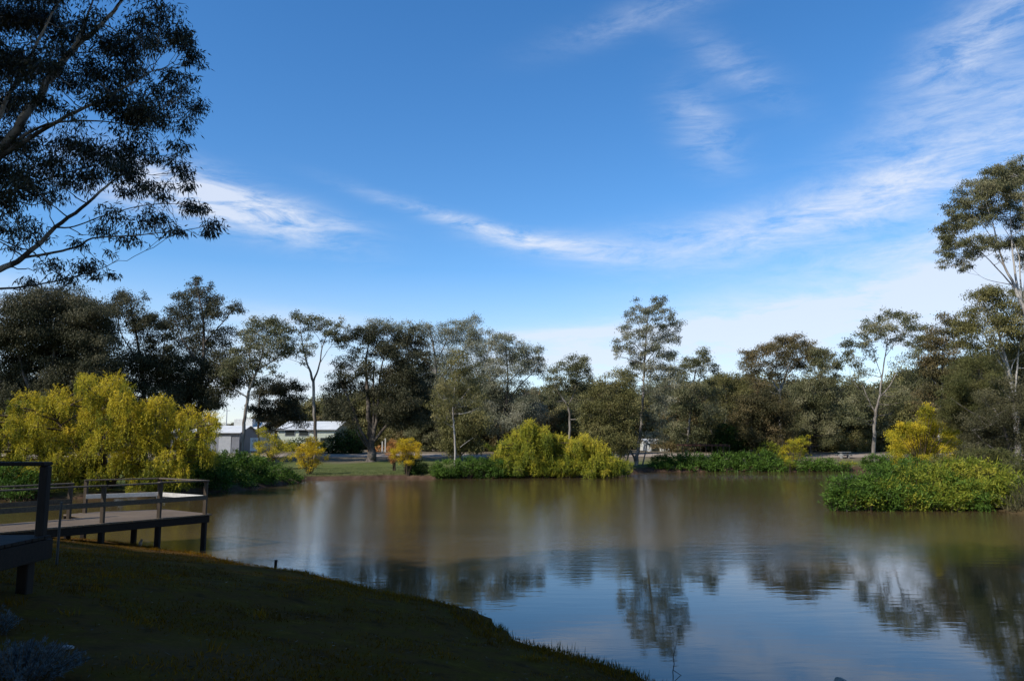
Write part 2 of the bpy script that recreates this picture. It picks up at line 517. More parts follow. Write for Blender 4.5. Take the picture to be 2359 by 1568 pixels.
# ------------------------------------------------------------------ foliage builders
def clump_leaves(lv, c, rad, N, k, L, W, droop=1.0, spread=.5, tint0=.5, sig=None, shell=2.2, flat=.85, sigk=.31):
    """k tufts inside an ellipsoid, N leaves shared among them; returns the tuft centres"""
    d = nrm(rng.normal(size=(k, 3))); r = rng.random(k) ** (1 / shell)
    q = d * r[:, None]; q[:, 2] = np.where(q[:, 2] < 0, q[:, 2] * flat, q[:, 2])
    C = c + q * rad
    s = sig if sig else sigk * (rad[0] * rad[1] * rad[2] / max(k, 1)) ** (1 / 3) + .06 * rad.mean()
    n = max(3, int(N / k))
    idx = np.repeat(np.arange(k), n)
    g = rng.normal(size=(len(idx), 3)) * s * np.array([1.15, 1.15, .75])
    B = C[idx] + g
    A = nrm(rng.normal(size=(len(idx), 3)) * spread + np.array([0, 0, -droop]) + nrm(g) * .35)
    tk = rng.normal(tint0, .2, k)
    T = tk[idx] + rng.normal(0, .08, len(idx))
    lv.add(B, A, L * rng.uniform(.7, 1.25, len(idx)), W * rng.uniform(.75, 1.2, len(idx)), T)
    return C


def make_crown(root_xyz, Y, stems, clumps, L, W, lai=2.0, depth=.6, droop=1.0, spread=.5, twigs=True, kden=4.0, limb=.05, tint0=.5, sag=.25, sides=6, twig_r=.012, kmax=46, grow=(1.24, 1.4), kids=.4, thin=.7, sigk=.31):
    """stems: lists of (x, y, r[, dY]) in photograph pixels at distance Y; clumps: (x, y, rx, ry[, density[, dY]])"""
    tb, lv = Tubes(), Leaves(); tw = Tubes()
    samples = []
    for st in stems:
        P = np.array([at(s[0], s[1], Y + (s[3] if len(s) > 3 else 0)) for s in st])
        R = np.array([s[2] * thin for s in st], float)
        Q = smooth_line(P, 4)
        t = np.linspace(0, len(R) - 1, len(Q)); RR = np.interp(t, np.arange(len(R)), R)
        Q[1:-1] += rng.normal(size=(len(Q) - 2, 3)) * (RR[1:-1, None] * .22)
        tb.add(Q, RR, sides if RR[0] > .06 else 5)
        samples += [(q, r) for q, r in zip(Q, RR)]
    SQ = np.array([s[0] for s in samples]); SR = np.array([s[1] for s in samples])
    cw = [c[0] for c in clumps]; half = (max(cw) - min(cw)) / 2 * Y / F if cw else 1
    full = []
    for c in clumps:
        c = (c[0], c[1], c[2] * grow[0], c[3] * grow[1]) + tuple(c[4:])
        full.append(c)
        if rng.random() < kids:
            full.append((c[0] + rng.uniform(-.9, .9) * c[2], c[1] + rng.uniform(.1, 1.0) * c[3], c[2] * .62, c[3] * .6, (c[4] if len(c) > 4 else 1.0) * .85))
    for c in full:
        dens = c[4] if len(c) > 4 else 1.0
        off = c[5] if len(c) > 5 else rng.uniform(-1, 1) * depth * half
        Yc = Y + off
        C = at(c[0], c[1], Yc); s = Yc / F
        rad = np.array([c[2] * s, .5 * (c[2] + c[3]) * s, c[3] * s])
        N = dens * lai * math.pi * rad[0] * rad[2] / (.5 * L * W)
        k = int(np.clip(3 + kden * rad[0] * rad[2], 4, kmax))
        TC = clump_leaves(lv, C, rad, N, k, L, W, droop, spread, tint0 + rng.normal(0, .10), sigk=sigk)
        # a limb from the nearest stem point lying below the clump
        dv = C - SQ; dist = np.linalg.norm(dv, axis=1) + np.maximum(0, SQ[:, 2] - (C[2] - .25 * np.hypot(dv[:, 0], dv[:, 1]))) * 2.2
        j = int(np.argmin(dist)); a = SQ[j]; D = np.linalg.norm(C - a)
        e = C - np.array([0, 0, rad[2] * .35])
        mid = (a + e) / 2 + np.array([0, 0, -sag * D * .5]) * rng.uniform(.3, 1) + rng.normal(size=3) * D * .07
        Q = bez(a, mid, e, 8); Q[1:-1] += rng.normal(size=(6, 3)) * D * .012
        r0 = min(SR[j] * .7, limb * (.6 + .3 * D)); r1 = max(r0 * .35, twig_r)
        tw.add(Q, np.linspace(r0, r1, 8), 5)
        if twigs:
            for q in TC[: max(4, int(len(TC) * .7))]:
                t0 = Q[rng.integers(4, 8)]
                m2 = (t0 + q) / 2 + rng.normal(size=3) * .12 * np.linalg.norm(q - t0)
                tw.add(bez(t0, m2, q, 4), np.linspace(max(r1 * .7, twig_r), twig_r * .6, 4), 3)
    return tb, tw, lv


def tree(name, label, cat, Y, stems, clumps, leaf='gum_leaf', bark='pale_bark', L=.27, W=.10, group=None, **kw):
    s0 = stems[0][0]
    b = at(s0[0], s0[1], Y + (s0[3] if len(s0) > 3 else 0))
    g = gh(b[0], b[1])
    root = np.array([b[0], b[1], g])
    # every stem that starts at the foot goes into the ground
    if Y > 40: L, W = L * .82, W * .82
    st2 = []
    for st in stems:
        p = at(st[0][0], st[0][1], Y + (st[0][3] if len(st[0]) > 3 else 0))
        if p[2] < g + 2.2 and st is stems[0] or abs(st[0][1] - s0[1]) < 3:
            dz = (p[2] - g + .15) * F / Y
            if dz > 0: st = [(st[0][0], st[0][1] + dz, st[0][2] * 1.25) + tuple(st[0][3:])] + list(st)
        st2.append(st)
    tb, tw, lv = make_crown(root, Y, st2, clumps, L, W, **kw)
    o = empty(name, root, label, cat, group)
    tk = tb.build('trunk', M[bark], o, root)
    tw.build('branch_sprays', M[bark], tk, root)
    lv.build('crown', M[leaf], o, root)
    return o


def willow(name, label, cat, Y, domes, stems, leaf, bark='stem_bark', L=.15, W=.045, strands=1.0, hang=(1.0, 2.6), group=None, depth=.6, out=.5, cross=.6, lumps=6):
    """domes: (x, ytop, rx, tint[, hang factor[, dY]]) - weeping strands fall from each dome"""
    tb, lv = Tubes(), Leaves()
    s0 = stems[0][0]; b = at(s0[0], s0[1], Y); g = gh(b[0], b[1]); root = np.array([b[0], b[1], g])
    SQ = []
    for st in stems:
        P = np.array([at(s[0], s[1], Y + (s[3] if len(s) > 3 else 0)) for s in st]); P[0, 2] = min(P[0, 2], gh(P[0, 0], P[0, 1]) - .1)
        Q = smooth_line(P, 4); R = np.interp(np.linspace(0, len(st) - 1, len(Q)), np.arange(len(st)), [s[2] for s in st])
        tb.add(Q, R, 6); SQ += list(Q)
    SQ = np.array(SQ)
    xs = [d[0] for d in domes]; half = (max(xs) - min(xs)) / 2 * Y / F + .3
    dd = []
    for d in domes:
        dd.append((d[0], d[1], d[2] * .6, d[3]) + tuple(d[4:]))
        for k in range(lumps):
            th = rng.uniform(0, 6.28); q = math.sqrt(rng.random())
            d5 = (d[5] if len(d) > 5 else rng.uniform(-1, 1) * depth * half) + math.sin(th) * q * d[2] * Y / F
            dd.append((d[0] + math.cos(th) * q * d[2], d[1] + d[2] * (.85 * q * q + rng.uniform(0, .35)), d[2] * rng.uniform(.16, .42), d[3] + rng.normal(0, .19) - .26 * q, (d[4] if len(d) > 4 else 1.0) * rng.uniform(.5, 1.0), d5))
    for d in dd:
        x, yt, rx, t0 = d[:4]; hf = d[4] if len(d) > 4 else 1.0
        Yc = Y + (d[5] if len(d) > 5 else rng.uniform(-1, 1) * depth * half)
        s = Yc / F; R = rx * s
        top = at(x, yt, Yc)
        n = int(strands * (9 + 62 * R * R))
        ang = rng.uniform(0, 2 * math.pi, n); rr = np.sqrt(rng.random(n))
        dirs = np.stack([np.cos(ang), np.sin(ang), np.zeros(n)], 1)
        p0 = top + dirs * (rr * R)[:, None] + np.array([0, 0, -1.0]) * (R * .75 * rr ** 2 + rng.random(n) * .25 * R)[:, None]
        hub = top + np.array([0, 0, -.9 * R])
        j = int(np.argmin(np.linalg.norm(SQ - hub, axis=1) + np.maximum(0, SQ[:, 2] - hub[2]) * 2))
        tb.add(bez(SQ[j], (SQ[j] + hub) / 2 + np.array([0, 0, .2 * R]), hub, 6), np.linspace(.05, .025, 6), 4)
        for i in range(n):
            Ln = rng.uniform(*hang) * hf * (.5 + .5 * min(1.4, R))
            zmax = p0[i, 2] - max(.1, gh_fast(p0[i]))
            Ln = min(Ln, max(.25, zmax))
            m = max(5, int(Ln / .05))
            t = np.sort(rng.random(m))
            o_ = out * Ln * .35 * (1 - np.exp(-3 * t)) * rng.uniform(.4, 1.3)
            sway = np.cumsum(rng.normal(0, .012, (m, 3)), 0)
            pts = p0[i] + dirs[i] * o_[:, None] + np.array([0, 0, -1.0]) * (Ln * (t ** 1.25))[:, None] + np.array([0, 0, .12 * Ln]) * (np.sin(t * 3.1) * (1 - t))[:, None] + sway
            A = nrm(np.array([0, 0, -1.0]) + rng.normal(size=(m, 3)) * cross + dirs[i] * .25)
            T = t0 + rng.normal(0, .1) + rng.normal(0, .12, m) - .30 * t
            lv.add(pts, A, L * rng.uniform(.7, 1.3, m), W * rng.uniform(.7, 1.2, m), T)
            if i % 4 == 0:                     # a few upright sprigs break the outline
                m2 = 9; tt = np.linspace(.1, 1, m2); up = nrm(dirs[i] * .8 + np.array([0, 0, 1.0]) + rng.normal(0, .3, 3))
                lv.add(p0[i] + up * (tt * rng.uniform(.12, .4))[:, None] + rng.normal(0, .02, (m2, 3)), nrm(up + rng.normal(size=(m2, 3)) * .7), L, W * .8, t0 + .1 + rng.normal(0, .12, m2))
            if i % 5 == 0:
                q = hub + (p0[i] - hub) * .5 + np.array([0, 0, .15 * R])
                tb.add(bez(hub, q, p0[i], 4), np.linspace(.018, .008, 4), 3)
                k = pts[:: max(1, m // 4)]
                if len(k) > 2: tb.add(k, np.linspace(.007, .004, len(k)), 3)
    o = empty(name, root, label, cat, group)
    tb.build('trunk', M[bark], o, root)
    lv.build('crown', M[leaf], o, root)
    return o


def gh_fast(p): return .3


def mound(name, label, cat, Y, ell, leaf, L=.16, W=.06, lai=3.0, group=None, droop=-.1, spread=1.0, stems=True, kden=10, bark='stem_bark', tint0=.5, depthf=.8, flat=1.0):
    """low leafy shrub: ell = (x, y, rx, ry[, tint[, dY]])"""
    lv, tb = Leaves(), Tubes()
    c0 = at(ell[0][0], ell[0][1], Y); root = np.array([c0[0], c0[1], max(0, gh(c0[0], c0[1]))])
    for e in ell:
        Yc = Y + (e[5] if len(e) > 5 else 0)
        s = Yc / F; c = at(e[0], e[1], Yc); rad = np.array([e[2] * s, depthf * .5 * (e[2] + e[3]) * s, e[3] * 1.18 * s]); c[2] += .1 * rad[2]
        N = lai * math.pi * rad[0] * rad[2] / (.5 * L * W) * 1.3
        k = int(np.clip(kden * rad[0] * rad[2] * 4, 30, 700))
        C = clump_leaves(lv, c, rad, N, k, L, W, droop, spread, e[4] if len(e) > 4 else tint0, shell=5.0, flat=flat, sig=max(.11, .16 * rad.min()))
        sh = nrm(rng.normal(size=(int(N * .05) + 8, 3))); sh[:, 2] = np.abs(sh[:, 2]); nb = len(sh)      # long shoots
        lv.add(c + sh * rad * rng.uniform(.85, 1.0, (nb, 1)), nrm(sh + rng.normal(size=(nb, 3)) * .5 + np.array([0, 0, .5])), L * rng.uniform(1.2, 2.4, nb), W * .55, rng.normal(tint0 + .1, .2, nb))
        if stems:
            gz = max(-.05, gh(c[0], c[1]) - .05)
            for q in C[::3]:
                f = np.array([c[0] + (q[0] - c[0]) * .35, c[1] + (q[1] - c[1]) * .35, gz])
                tb.add(bez(f, (f + q) / 2 + np.array([0, 0, .15]), q, 4), np.linspace(.02, .006, 4), 3)
    o = empty(name, root, label, cat, group)
    if stems and tb.V: tb.build('stem_clumps', M[bark], o, root)
    lv.build('foliage', M[leaf], o, root)
    return o


# ------------------------------------------------------------------ world: sky, cirrus, sun
SUN_AZ = math.radians(232)      # compass-like angle of the sun, measured from +Y towards +X
SUN_EL = math.radians(40)


def sun_vec():
    return np.array([math.sin(SUN_AZ) * math.cos(SUN_EL), math.cos(SUN_AZ) * math.cos(SUN_EL), math.sin(SUN_EL)])


def build_world():
    w = bpy.data.worlds.new('World'); SC.world = w; w.use_nodes = True
    nt = w.node_tree
    for n in list(nt.nodes): nt.nodes.remove(n)
    out = nt.nodes.new('ShaderNodeOutputWorld'); bg = nt.nodes.new('ShaderNodeBackground')
    sky = nt.nodes.new('ShaderNodeTexSky'); sky.sky_type = 'NISHITA'; sky.sun_disc = False
    sky.sun_elevation = SUN_EL; sky.sun_rotation = SUN_AZ
    sky.air_density = 1.0; sky.dust_density = .25; sky.ozone_density = 2.2; sky.altitude = 150
    co = texco(nt, 'Generated')
    sep = nt.nodes.new('ShaderNodeSeparateXYZ'); nt.links.new(co, sep.inputs[0])
    az = mathn(nt, 'ARCTAN2', sep.outputs[0], sep.outputs[1]); el = mathn(nt, 'ARCSINE', sep.outputs[2])

    def blob(x, y, rx, ry, rot, wgt):
        r = nrm(ray(x, y)); a0 = math.atan2(r[0], r[1]); e0 = math.asin(r[2])
        da = mathn(nt, 'SUBTRACT', az, a0); de = mathn(nt, 'SUBTRACT', el, e0)
        c, s = math.cos(math.radians(rot)), math.sin(math.radians(rot))
        p = mathn(nt, 'ADD', mathn(nt, 'MULTIPLY', da, c * F / rx), mathn(nt, 'MULTIPLY', de, s * F / rx))
        q = mathn(nt, 'ADD', mathn(nt, 'MULTIPLY', da, -s * F / ry), mathn(nt, 'MULTIPLY', de, c * F / ry))
        d2 = mathn(nt, 'ADD', mathn(nt, 'MULTIPLY', p, p), mathn(nt, 'MULTIPLY', q, q))
        return mathn(nt, 'MULTIPLY', mathn(nt, 'EXPONENT', mathn(nt, 'MULTIPLY', d2, -1.0)), wgt)

    cmb = nt.nodes.new('ShaderNodeCombineXYZ'); nt.links.new(az, cmb.inputs[0]); nt.links.new(el, cmb.inputs[1])
    v = cmb.outputs[0]
    streak = noise(nt, mapping(nt, v, (5.5, 24, 1), (0, 0, .22)), 1.9, 12, .68, .5)
    streak2 = noise(nt, mapping(nt, v, (5.0, 17, 1), (0, 0, -.30), (3, 1, 0)), 2.0, 12, .7, .35)
    blot = noise(nt, mapping(nt, v, (4.5, 18, 1), (0, 0, -.08), (7, 2, 0)), 1.7, 11, .64, .3)
    s1 = ramp(nt, streak, [(.37, (0, 0, 0)), (.70, (1, 1, 1))])
    s2 = ramp(nt, streak2, [(.36, (0, 0, 0)), (.74, (1, 1, 1))])
    s3 = ramp(nt, blot, [(.38, (0, 0, 0)), (.64, (1, 1, 1))])

    def total(L):
        t = L[0]
        for b in L[1:]: t = mathn(nt, 'ADD', t, b)
        return t
    # streaks leaning down to the right, as on the left of the photograph
    m1 = total([blob(560, 478, 190, 42, -14, 1.25), blob(330, 430, 170, 50, -8, 1.0), blob(1080, 515, 210, 16, -14, .75), blob(1320, 572, 190, 26, -8, .9),
                blob(1620, 300, 95, 55, -50, .42), blob(1700, 160, 130, 40, -35, .28), blob(740, 505, 110, 22, -10, .4)])
    # broad bands rising to the right
    m2 = total([blob(1600, 550, 260, 44, 4, .46), blob(1930, 480, 320, 62, 16, .62), blob(2260, 380, 250, 80, 18, .70), blob(2260, 85, 150, 60, 28, .75), blob(2280, 220, 230, 40, 12, .42),
                blob(1500, 30, 220, 30, 12, .3), blob(2050, 585, 200, 26, 8, .55)])
    # sheet of thin cloud low on the right, and the pale band above the far trees
    m3 = total([blob(2060, 690, 400, 60, 5, 1.25), blob(1780, 780, 420, 60, 0, .9), blob(1260, 770, 170, 12, 1, .9), blob(1350, 830, 260, 40, 0, .7), blob(700, 740, 190, 26, -4, .45),
                blob(600, 860, 380, 90, 0, .6), blob(1690, 748, 50, 6, 0, .9), blob(30, 690, 130, 40, 0, .7), blob(2300, 600, 160, 70, 10, 1.0)])
    hz = nt.nodes.new('ShaderNodeMapRange'); nt.links.new(el, hz.inputs[0])
    for i, k in ((1, -.02), (2, .22), (3, .62), (4, 0.0)): hz.inputs[i].default_value = k
    d = total([mathn(nt, 'MULTIPLY', m1, mathn(nt, 'ADD', mathn(nt, 'MULTIPLY', s1, 1.05), .05)),
               mathn(nt, 'MULTIPLY', m2, mathn(nt, 'ADD', mathn(nt, 'MULTIPLY', s2, 1.15), .10)),
               mathn(nt, 'MULTIPLY', m3, mathn(nt, 'ADD', mathn(nt, 'MULTIPLY', s3, .66), .30)), hz.outputs[0]])
    d = mathn(nt, 'MINIMUM', d, .82)
    hsv = nt.nodes.new('ShaderNodeHueSaturation'); hsv.inputs['Saturation'].default_value = 1.30; hsv.inputs['Value'].default_value = 1.0
    nt.links.new(sky.outputs[0], hsv.inputs['Color'])
    tinted = mixc(nt, 1.0, hsv.outputs[0], SKY_TINT, 'MULTIPLY')
    c = mixc(nt, d, tinted, CLOUD)
    nt.links.new(c, bg.inputs[0]); bg.inputs[1].default_value = SKY_STRENGTH
    nt.links.new(bg.outputs[0], out.inputs[0])


SKY_STRENGTH = .15
SKY_TINT = (1.0, 1.05, 1.13)
CLOUD = (4.9, 5.3, 6.1)
build_world()
sl = bpy.data.lights.new('sun', 'SUN'); sl.energy = 5.0; sl.angle = math.radians(.5); sl.color = (1.0, .95, .86)
so = bpy.data.objects.new('sun', sl); COL.objects.link(so)
sv = sun_vec(); so.location = tuple(sv * 60)
import mathutils
so.rotation_euler = mathutils.Vector(sv).to_track_quat('Z', 'Y').to_euler()

cam = bpy.data.cameras.new('camera'); co_ = bpy.data.objects.new('camera', cam); COL.objects.link(co_)
co_.location = (0, 0, EYE); co_.rotation_euler = (math.pi / 2 + PITCH, 0, 0)
cam.sensor_width = 36; cam.lens = 36 * F / 2359; cam.clip_end = 6000; cam.clip_start = .1
SC.camera = co_
SC.view_settings.view_transform = 'Standard'; SC.view_settings.look = 'None'
SC.view_settings.exposure = 0.12; SC.view_settings.gamma = 1
SC.cycles.max_bounces = 6; SC.cycles.diffuse_bounces = 3; SC.cycles.glossy_bounces = 3; SC.cycles.transmission_bounces = 3
SC.cycles.use_denoising = False
SC.cycles.use_denoising = True

# ------------------------------------------------------------------ the big gum whose limbs hang into the picture, upper left
NEAR_CL = [(20,40,70,60,1.5),(90,30,50,45,1.4),(60,120,60,45,1.4),(140,90,40,35,1.2),(10,150,50,50,1.3),(200,40,45,40,.8),(250,100,45,35,1.1),(320,50,45,30,.9),(370,20,32,25),
 (300,110,45,28,1.1),(360,80,45,26,1.1),(405,78,38,24,1.3),(432,98,28,24,1.4),(448,128,20,22,1.4),(230,165,60,40,1.2),(300,150,45,30,1.1),(170,190,45,35,1.1),(90,210,50,40,1.2),(20,250,50,50,1.2),
 (390,165,40,20,.9),(440,190,22,18),(350,200,30,20,.7),(260,232,50,30,1.2),(330,240,60,32,1.2),(400,230,45,25),(455,240,16,30,1.1),(430,290,26,22,.9),(370,265,45,25,1.1),(300,285,55,28,1.1),
 (60,330,60,35,1.1),(150,330,55,28),(200,350,45,35),(250,370,60,36,1.3),(310,335,50,28,1.2),(110,390,60,35,1.3),(30,400,50,40,1.4),(360,360,28,16),(290,400,45,26,1.2),(415,335,24,20,.8),(415,388,27,24,1.2),(432,420,20,16,1.2),
 (190,410,50,22,1.1),(90,440,55,22,1.2),(20,450,40,32,1.3),(350,430,40,20,1.1),(300,430,35,18),(60,520,35,28,.9),(130,455,25,16,.8),(450,475,28,20,1.2),(490,522,20,22,1.3),(360,500,45,22,1.1),(270,500,40,26,.8),(230,530,28,18,.8),
 (300,545,40,16,.8),(185,552,22,12,.7),(255,580,12,10,.7),(400,528,25,14,.9),(120,605,30,16,.7),(200,615,35,20,1.1),(150,640,40,10,.8),(265,628,16,9,.8),(60,640,25,9,.7),(225,640,14,10,.8),(35,560,24,16,.6),(105,545,22,12,.5),
 (20,330,40,30,.9),(10,505,22,26,.8),(170,275,35,22,.8),(120,150,40,30,1.0),
 (-60,50,70,70),(-70,200,70,70),(-80,350,70,60),(60,-60,80,50),(180,-60,80,50),(300,-50,70,36),(-60,-90,90,60),(-90,480,60,50),(-150,90,80,80),(-160,260,80,70),(-250,160,90,90),(-60,-190,100,60),(90,-160,90,60),(-300,320,80,70)]
NEAR_ST = [[(-200,1290,.34),(-185,1050,.29),(-165,850,.26),(-150,700,.24),(-120,560,.22),(-85,455,.17),(-45,390,.13),(0,350,.10),(55,277,.085),(124,170,.07),(179,102,.06),(222,68,.045),(273,13,.03),(300,-40,.015)],
 [(-150,700,.12),(-90,670,.09),(-40,640,.07),(0,622,.06),(55,592,.05),(128,524,.038),(187,481,.032),(243,430,.022),(290,395,.012)],
 [(52,594,.03),(128,580,.026),(180,568,.022),(213,549,.018),(300,543,.014),(380,535,.011),(440,528,.008),(478,520,.006)],
 [(-150,720,.06),(-80,668,.034),(0,665,.024),(60,660,.02),(149,643,.015),(234,618,.009),(275,596,.005)],
 [(-85,455,.08),(-20,380,.05),(60,325,.042),(136,277,.036),(213,239,.03),(298,196,.02),(352,163,.01)],
 [(-20,380,.04),(60,310,.03),(128,283,.022),(222,279,.016),(300,288,.008)],
 [(172,110,.04),(190,64,.03),(208,20,.02),(222,-40,.012)],
 [(-150,640,.14),(-140,450,.12),(-120,250,.1),(-80,60,.07),(-60,-120,.04)],
 [(-45,390,.06),(-15,300,.05),(20,220,.04),(70,130,.03),(110,50,.02),(150,-20,.01)],
 [(-120,250,.06),(-190,150,.05),(-260,60,.02)],
 [(-100,490,.05),(0,450,.026),(80,420,.018),(150,400,.012),(240,375,.007)],
 [(128,524,.02),(170,522,.014),(230,500,.012),(300,480,.01),(360,470,.008),(440,470,.005)]]
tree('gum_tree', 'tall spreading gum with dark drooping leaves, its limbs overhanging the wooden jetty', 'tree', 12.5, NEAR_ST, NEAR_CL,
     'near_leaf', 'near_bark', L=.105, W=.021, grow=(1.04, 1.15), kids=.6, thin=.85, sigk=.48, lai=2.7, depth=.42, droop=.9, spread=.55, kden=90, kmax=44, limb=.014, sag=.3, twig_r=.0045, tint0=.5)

# ------------------------------------------------------------------ gums along the far bank
T = tree
T('gum_tree', 'broad dark round-topped gum behind the left half of the big yellow willow', 'tree', 74,
  [[(110,1060,.5),(112,960,.4),(120,860,.28),(130,760,.16)],[(112,970,.3),(60,880,.2),(40,800,.1)],[(115,950,.3),(175,880,.18),(200,800,.1)],[(20,1060,.25),(22,960,.2),(-5,880,.12)]],
  [(130,690,80,34,1.7),(80,715,60,40,1.6),(190,730,50,45,1.8),(140,760,80,45,1.7),(40,760,55,45,1.4),(220,800,35,45,1.6),(160,820,60,45,1.7),(90,830,60,40,1.7),(30,850,50,40,1.3),(-20,790,50,50,1.2),(200,870,45,40,1.6),(130,895,60,35,1.7),(60,910,60,35,1.6),(240,870,22,40,1.2),(10,930,40,30),(160,940,50,30,1.4),(225,930,30,30,1.2),(-20,900,40,40)],
  'gum_leaf_dark', 'grey_bark', lai=2.6, depth=.5)
T('gum_tree', 'slim dark gum with a small tufted top, just left of the tallest dark gum', 'tree', 80,
  [[(335,1060,.36),(333,940,.3),(325,840,.22),(312,760,.14),(300,700,.08)],[(333,900,.16),(370,830,.1),(380,780,.06)],[(325,840,.12),(280,770,.07),(270,720,.04)]],
  [(300,675,24,13),(332,680,12,8,.7),(270,700,24,18),(310,712,38,24,1.3),(335,735,22,22,1.2),(260,728,14,12,.7),(300,750,25,16,.8),(350,760,28,28,1.3),(385,765,22,20,1.1),(310,830,35,35,1.3),(360,820,35,30,1.4),(275,850,30,35,1.2),(340,870,45,35,1.6),(390,840,30,30,1.3),(300,910,45,30,1.5),(370,920,45,30,1.5)],
  'gum_leaf_dark', 'grey_bark', lai=2.0)
T('gum_tree', 'tallest dark gum behind the yellow willow, with an airy stepped crown', 'tree', 84,
  [[(458,1060,.42),(460,960,.36),(466,860,.28),(470,760,.2),(462,700,.13),(452,650,.06)],[(466,850,.16),(420,780,.1),(405,740,.06)],[(470,790,.14),(515,740,.08),(540,710,.05)],[(464,900,.2),(510,850,.13),(540,800,.06)],[(460,960,.2),(400,890,.12),(380,850,.06)]],
  [(446,645,15,13,1.0),(485,655,9,7,.7),(455,675,36,17,1.2),(490,690,24,22,1.2),(425,690,24,14,1.0),(505,712,18,16,1.0),(545,708,20,14,1.1),(530,718,14,10,.8),(430,722,42,20,1.2),(395,735,30,22,1.2),(470,735,30,22,1.0),(480,775,36,22,.9),(520,768,25,18,.7),(425,775,35,22,1.0),(500,805,40,20,.8),(440,820,40,25,1.2),(400,850,35,30,1.5),(470,855,45,30,1.6),(525,845,38,30,1.6),(430,890,50,32,1.8),(500,900,40,30,1.6),(380,900,40,30,1.6),(465,935,40,22,1.4),(540,870,24,30,1.2),(410,935,40,20,1.5)],
  'gum_leaf_dark', 'grey_bark', lai=1.9)
T('gum_tree', 'leaning pale-trunked gum in front of the grey shed with an open domed crown', 'tree', 82,
  [[(555,1054,.34),(560,1000,.27),(566,950,.24),(572,910,.22),(585,870,.18),(600,830,.13),(612,780,.08)],[(570,915,.13),(545,900,.09),(530,880,.05)],[(575,900,.12),(560,850,.09),(545,820,.05)],[(595,850,.12),(630,830,.09),(660,800,.05)],[(585,870,.1),(575,820,.08),(580,780,.05)]],
  [(615,745,30,14,1.3),(590,758,30,16,1.2),(640,750,26,18,1.2),(565,775,24,16,1.0),(610,785,40,20,1.2),(655,775,18,22,1.2),(575,810,26,18,.9),(640,810,30,18,1.2),(655,800,20,14,1.0),(600,825,26,14,.8),(545,800,16,16,.8),(540,850,28,22,1.5),(530,870,20,22,1.4),(575,845,18,18,1.0),(585,868,18,14,1.0),(550,880,22,12,.9),(625,845,16,10,.7),(520,890,16,18,1.0)],
  'gum_leaf', 'pale_bark', lai=1.8, limb=.045)
T('gum_tree', 'dark thin-stemmed gum rising behind the yellow shrub and the white sign', 'tree', 94,
  [[(596,1058,.22),(595,1000,.19),(596,950,.17),(600,900,.12),(610,880,.07)],[(596,960,.1),(640,920,.07),(660,900,.04)]],
  [(640,885,26,18,1.4),(610,905,28,22,1.6),(665,905,24,22,1.5),(640,930,34,26,1.7),(600,945,24,24,1.5),(680,940,22,24,1.4),(650,965,30,22,1.5),(612,975,18,20,1.2),(690,885,18,14,1.0),(690,970,18,18,1.2)],
  'gum_leaf_dark', 'grey_bark', lai=2.0)
T('gum_tree', 'tall forked pale gum with bare upper right branches above the long pale building', 'tree', 84,
  [[(726,1062,.34),(727,1000,.28),(724,940,.23),(722,880,.22),(712,850,.17),(700,810,.11),(692,760,.06)],[(722,880,.16),(736,840,.12),(742,800,.09),(755,770,.06),(770,750,.03)],[(738,835,.06),(760,800,.04),(785,775,.03)],[(705,830,.07),(680,815,.05),(665,800,.02)],[(742,800,.05),(735,780,.04),(720,760,.02)],[(726,1000,.12),(700,985,.08),(690,960,.04)],[(712,850,.05),(690,835,.04),(660,825,.015)]],
  [(705,735,26,14,1.2),(685,725,14,10,.7),(715,728,14,9,.8),(735,750,24,16,1.2),(760,757,20,14,1.2),(770,770,14,14,1.1),(785,743,14,9,.9),(795,755,10,8,.8),(690,765,20,14,.9),(705,785,18,14,.7),(690,805,20,14,.7),(715,810,14,12,.6),(670,790,14,10,.6),(745,785,12,8,.4),(775,795,10,7,.35),(700,830,10,8,.5)],
  'gum_leaf', 'pale_bark', lai=1.6, limb=.04)
T('gum_tree', 'huge multi-stemmed gum with a flat dark umbrella crown at the back of the lawn', 'tree', 86,
  [[(853,1062,.8),(853,1010,.55),(850,960,.4),(846,900,.3),(842,840,.2),(850,790,.1)],[(853,1030,.34),(825,980,.24),(812,940,.19),(795,900,.14),(780,870,.08)],[(855,1030,.36),(868,970,.26),(872,910,.2),(878,850,.13),(890,800,.07)],[(856,1020,.28),(862,950,.22),(860,890,.17),(862,830,.1)],[(858,1020,.3),(905,960,.18),(935,900,.13),(945,840,.08)],[(850,1030,.2),(832,1010,.14),(818,985,.1),(806,950,.07)]],
  [(880,770,60,12,1.6),(835,775,36,14,1.5),(930,780,40,15,1.6),(800,785,25,14,1.3),(960,795,24,24,1.6),(820,815,24,14,.8),(870,805,36,18,1.2),(915,815,40,24,1.7),(975,825,18,20,1.5),(795,835,24,16,.9),(850,850,34,20,1.2),(900,855,40,28,1.8),(945,860,38,34,2.0),(965,895,30,40,2.0),(925,915,40,34,2.0),(970,945,25,35,1.8),(785,870,24,20,1.2),(810,885,26,18,1.2),(770,900,20,24,1.1),(890,895,34,24,1.6),(900,945,30,25,1.5),(940,965,36,22,1.6),(835,895,20,14,.8),(780,935,26,26,1.2),(800,965,22,20,1.0)],
  'gum_leaf_dark', 'grey_bark', lai=2.1, limb=.05)
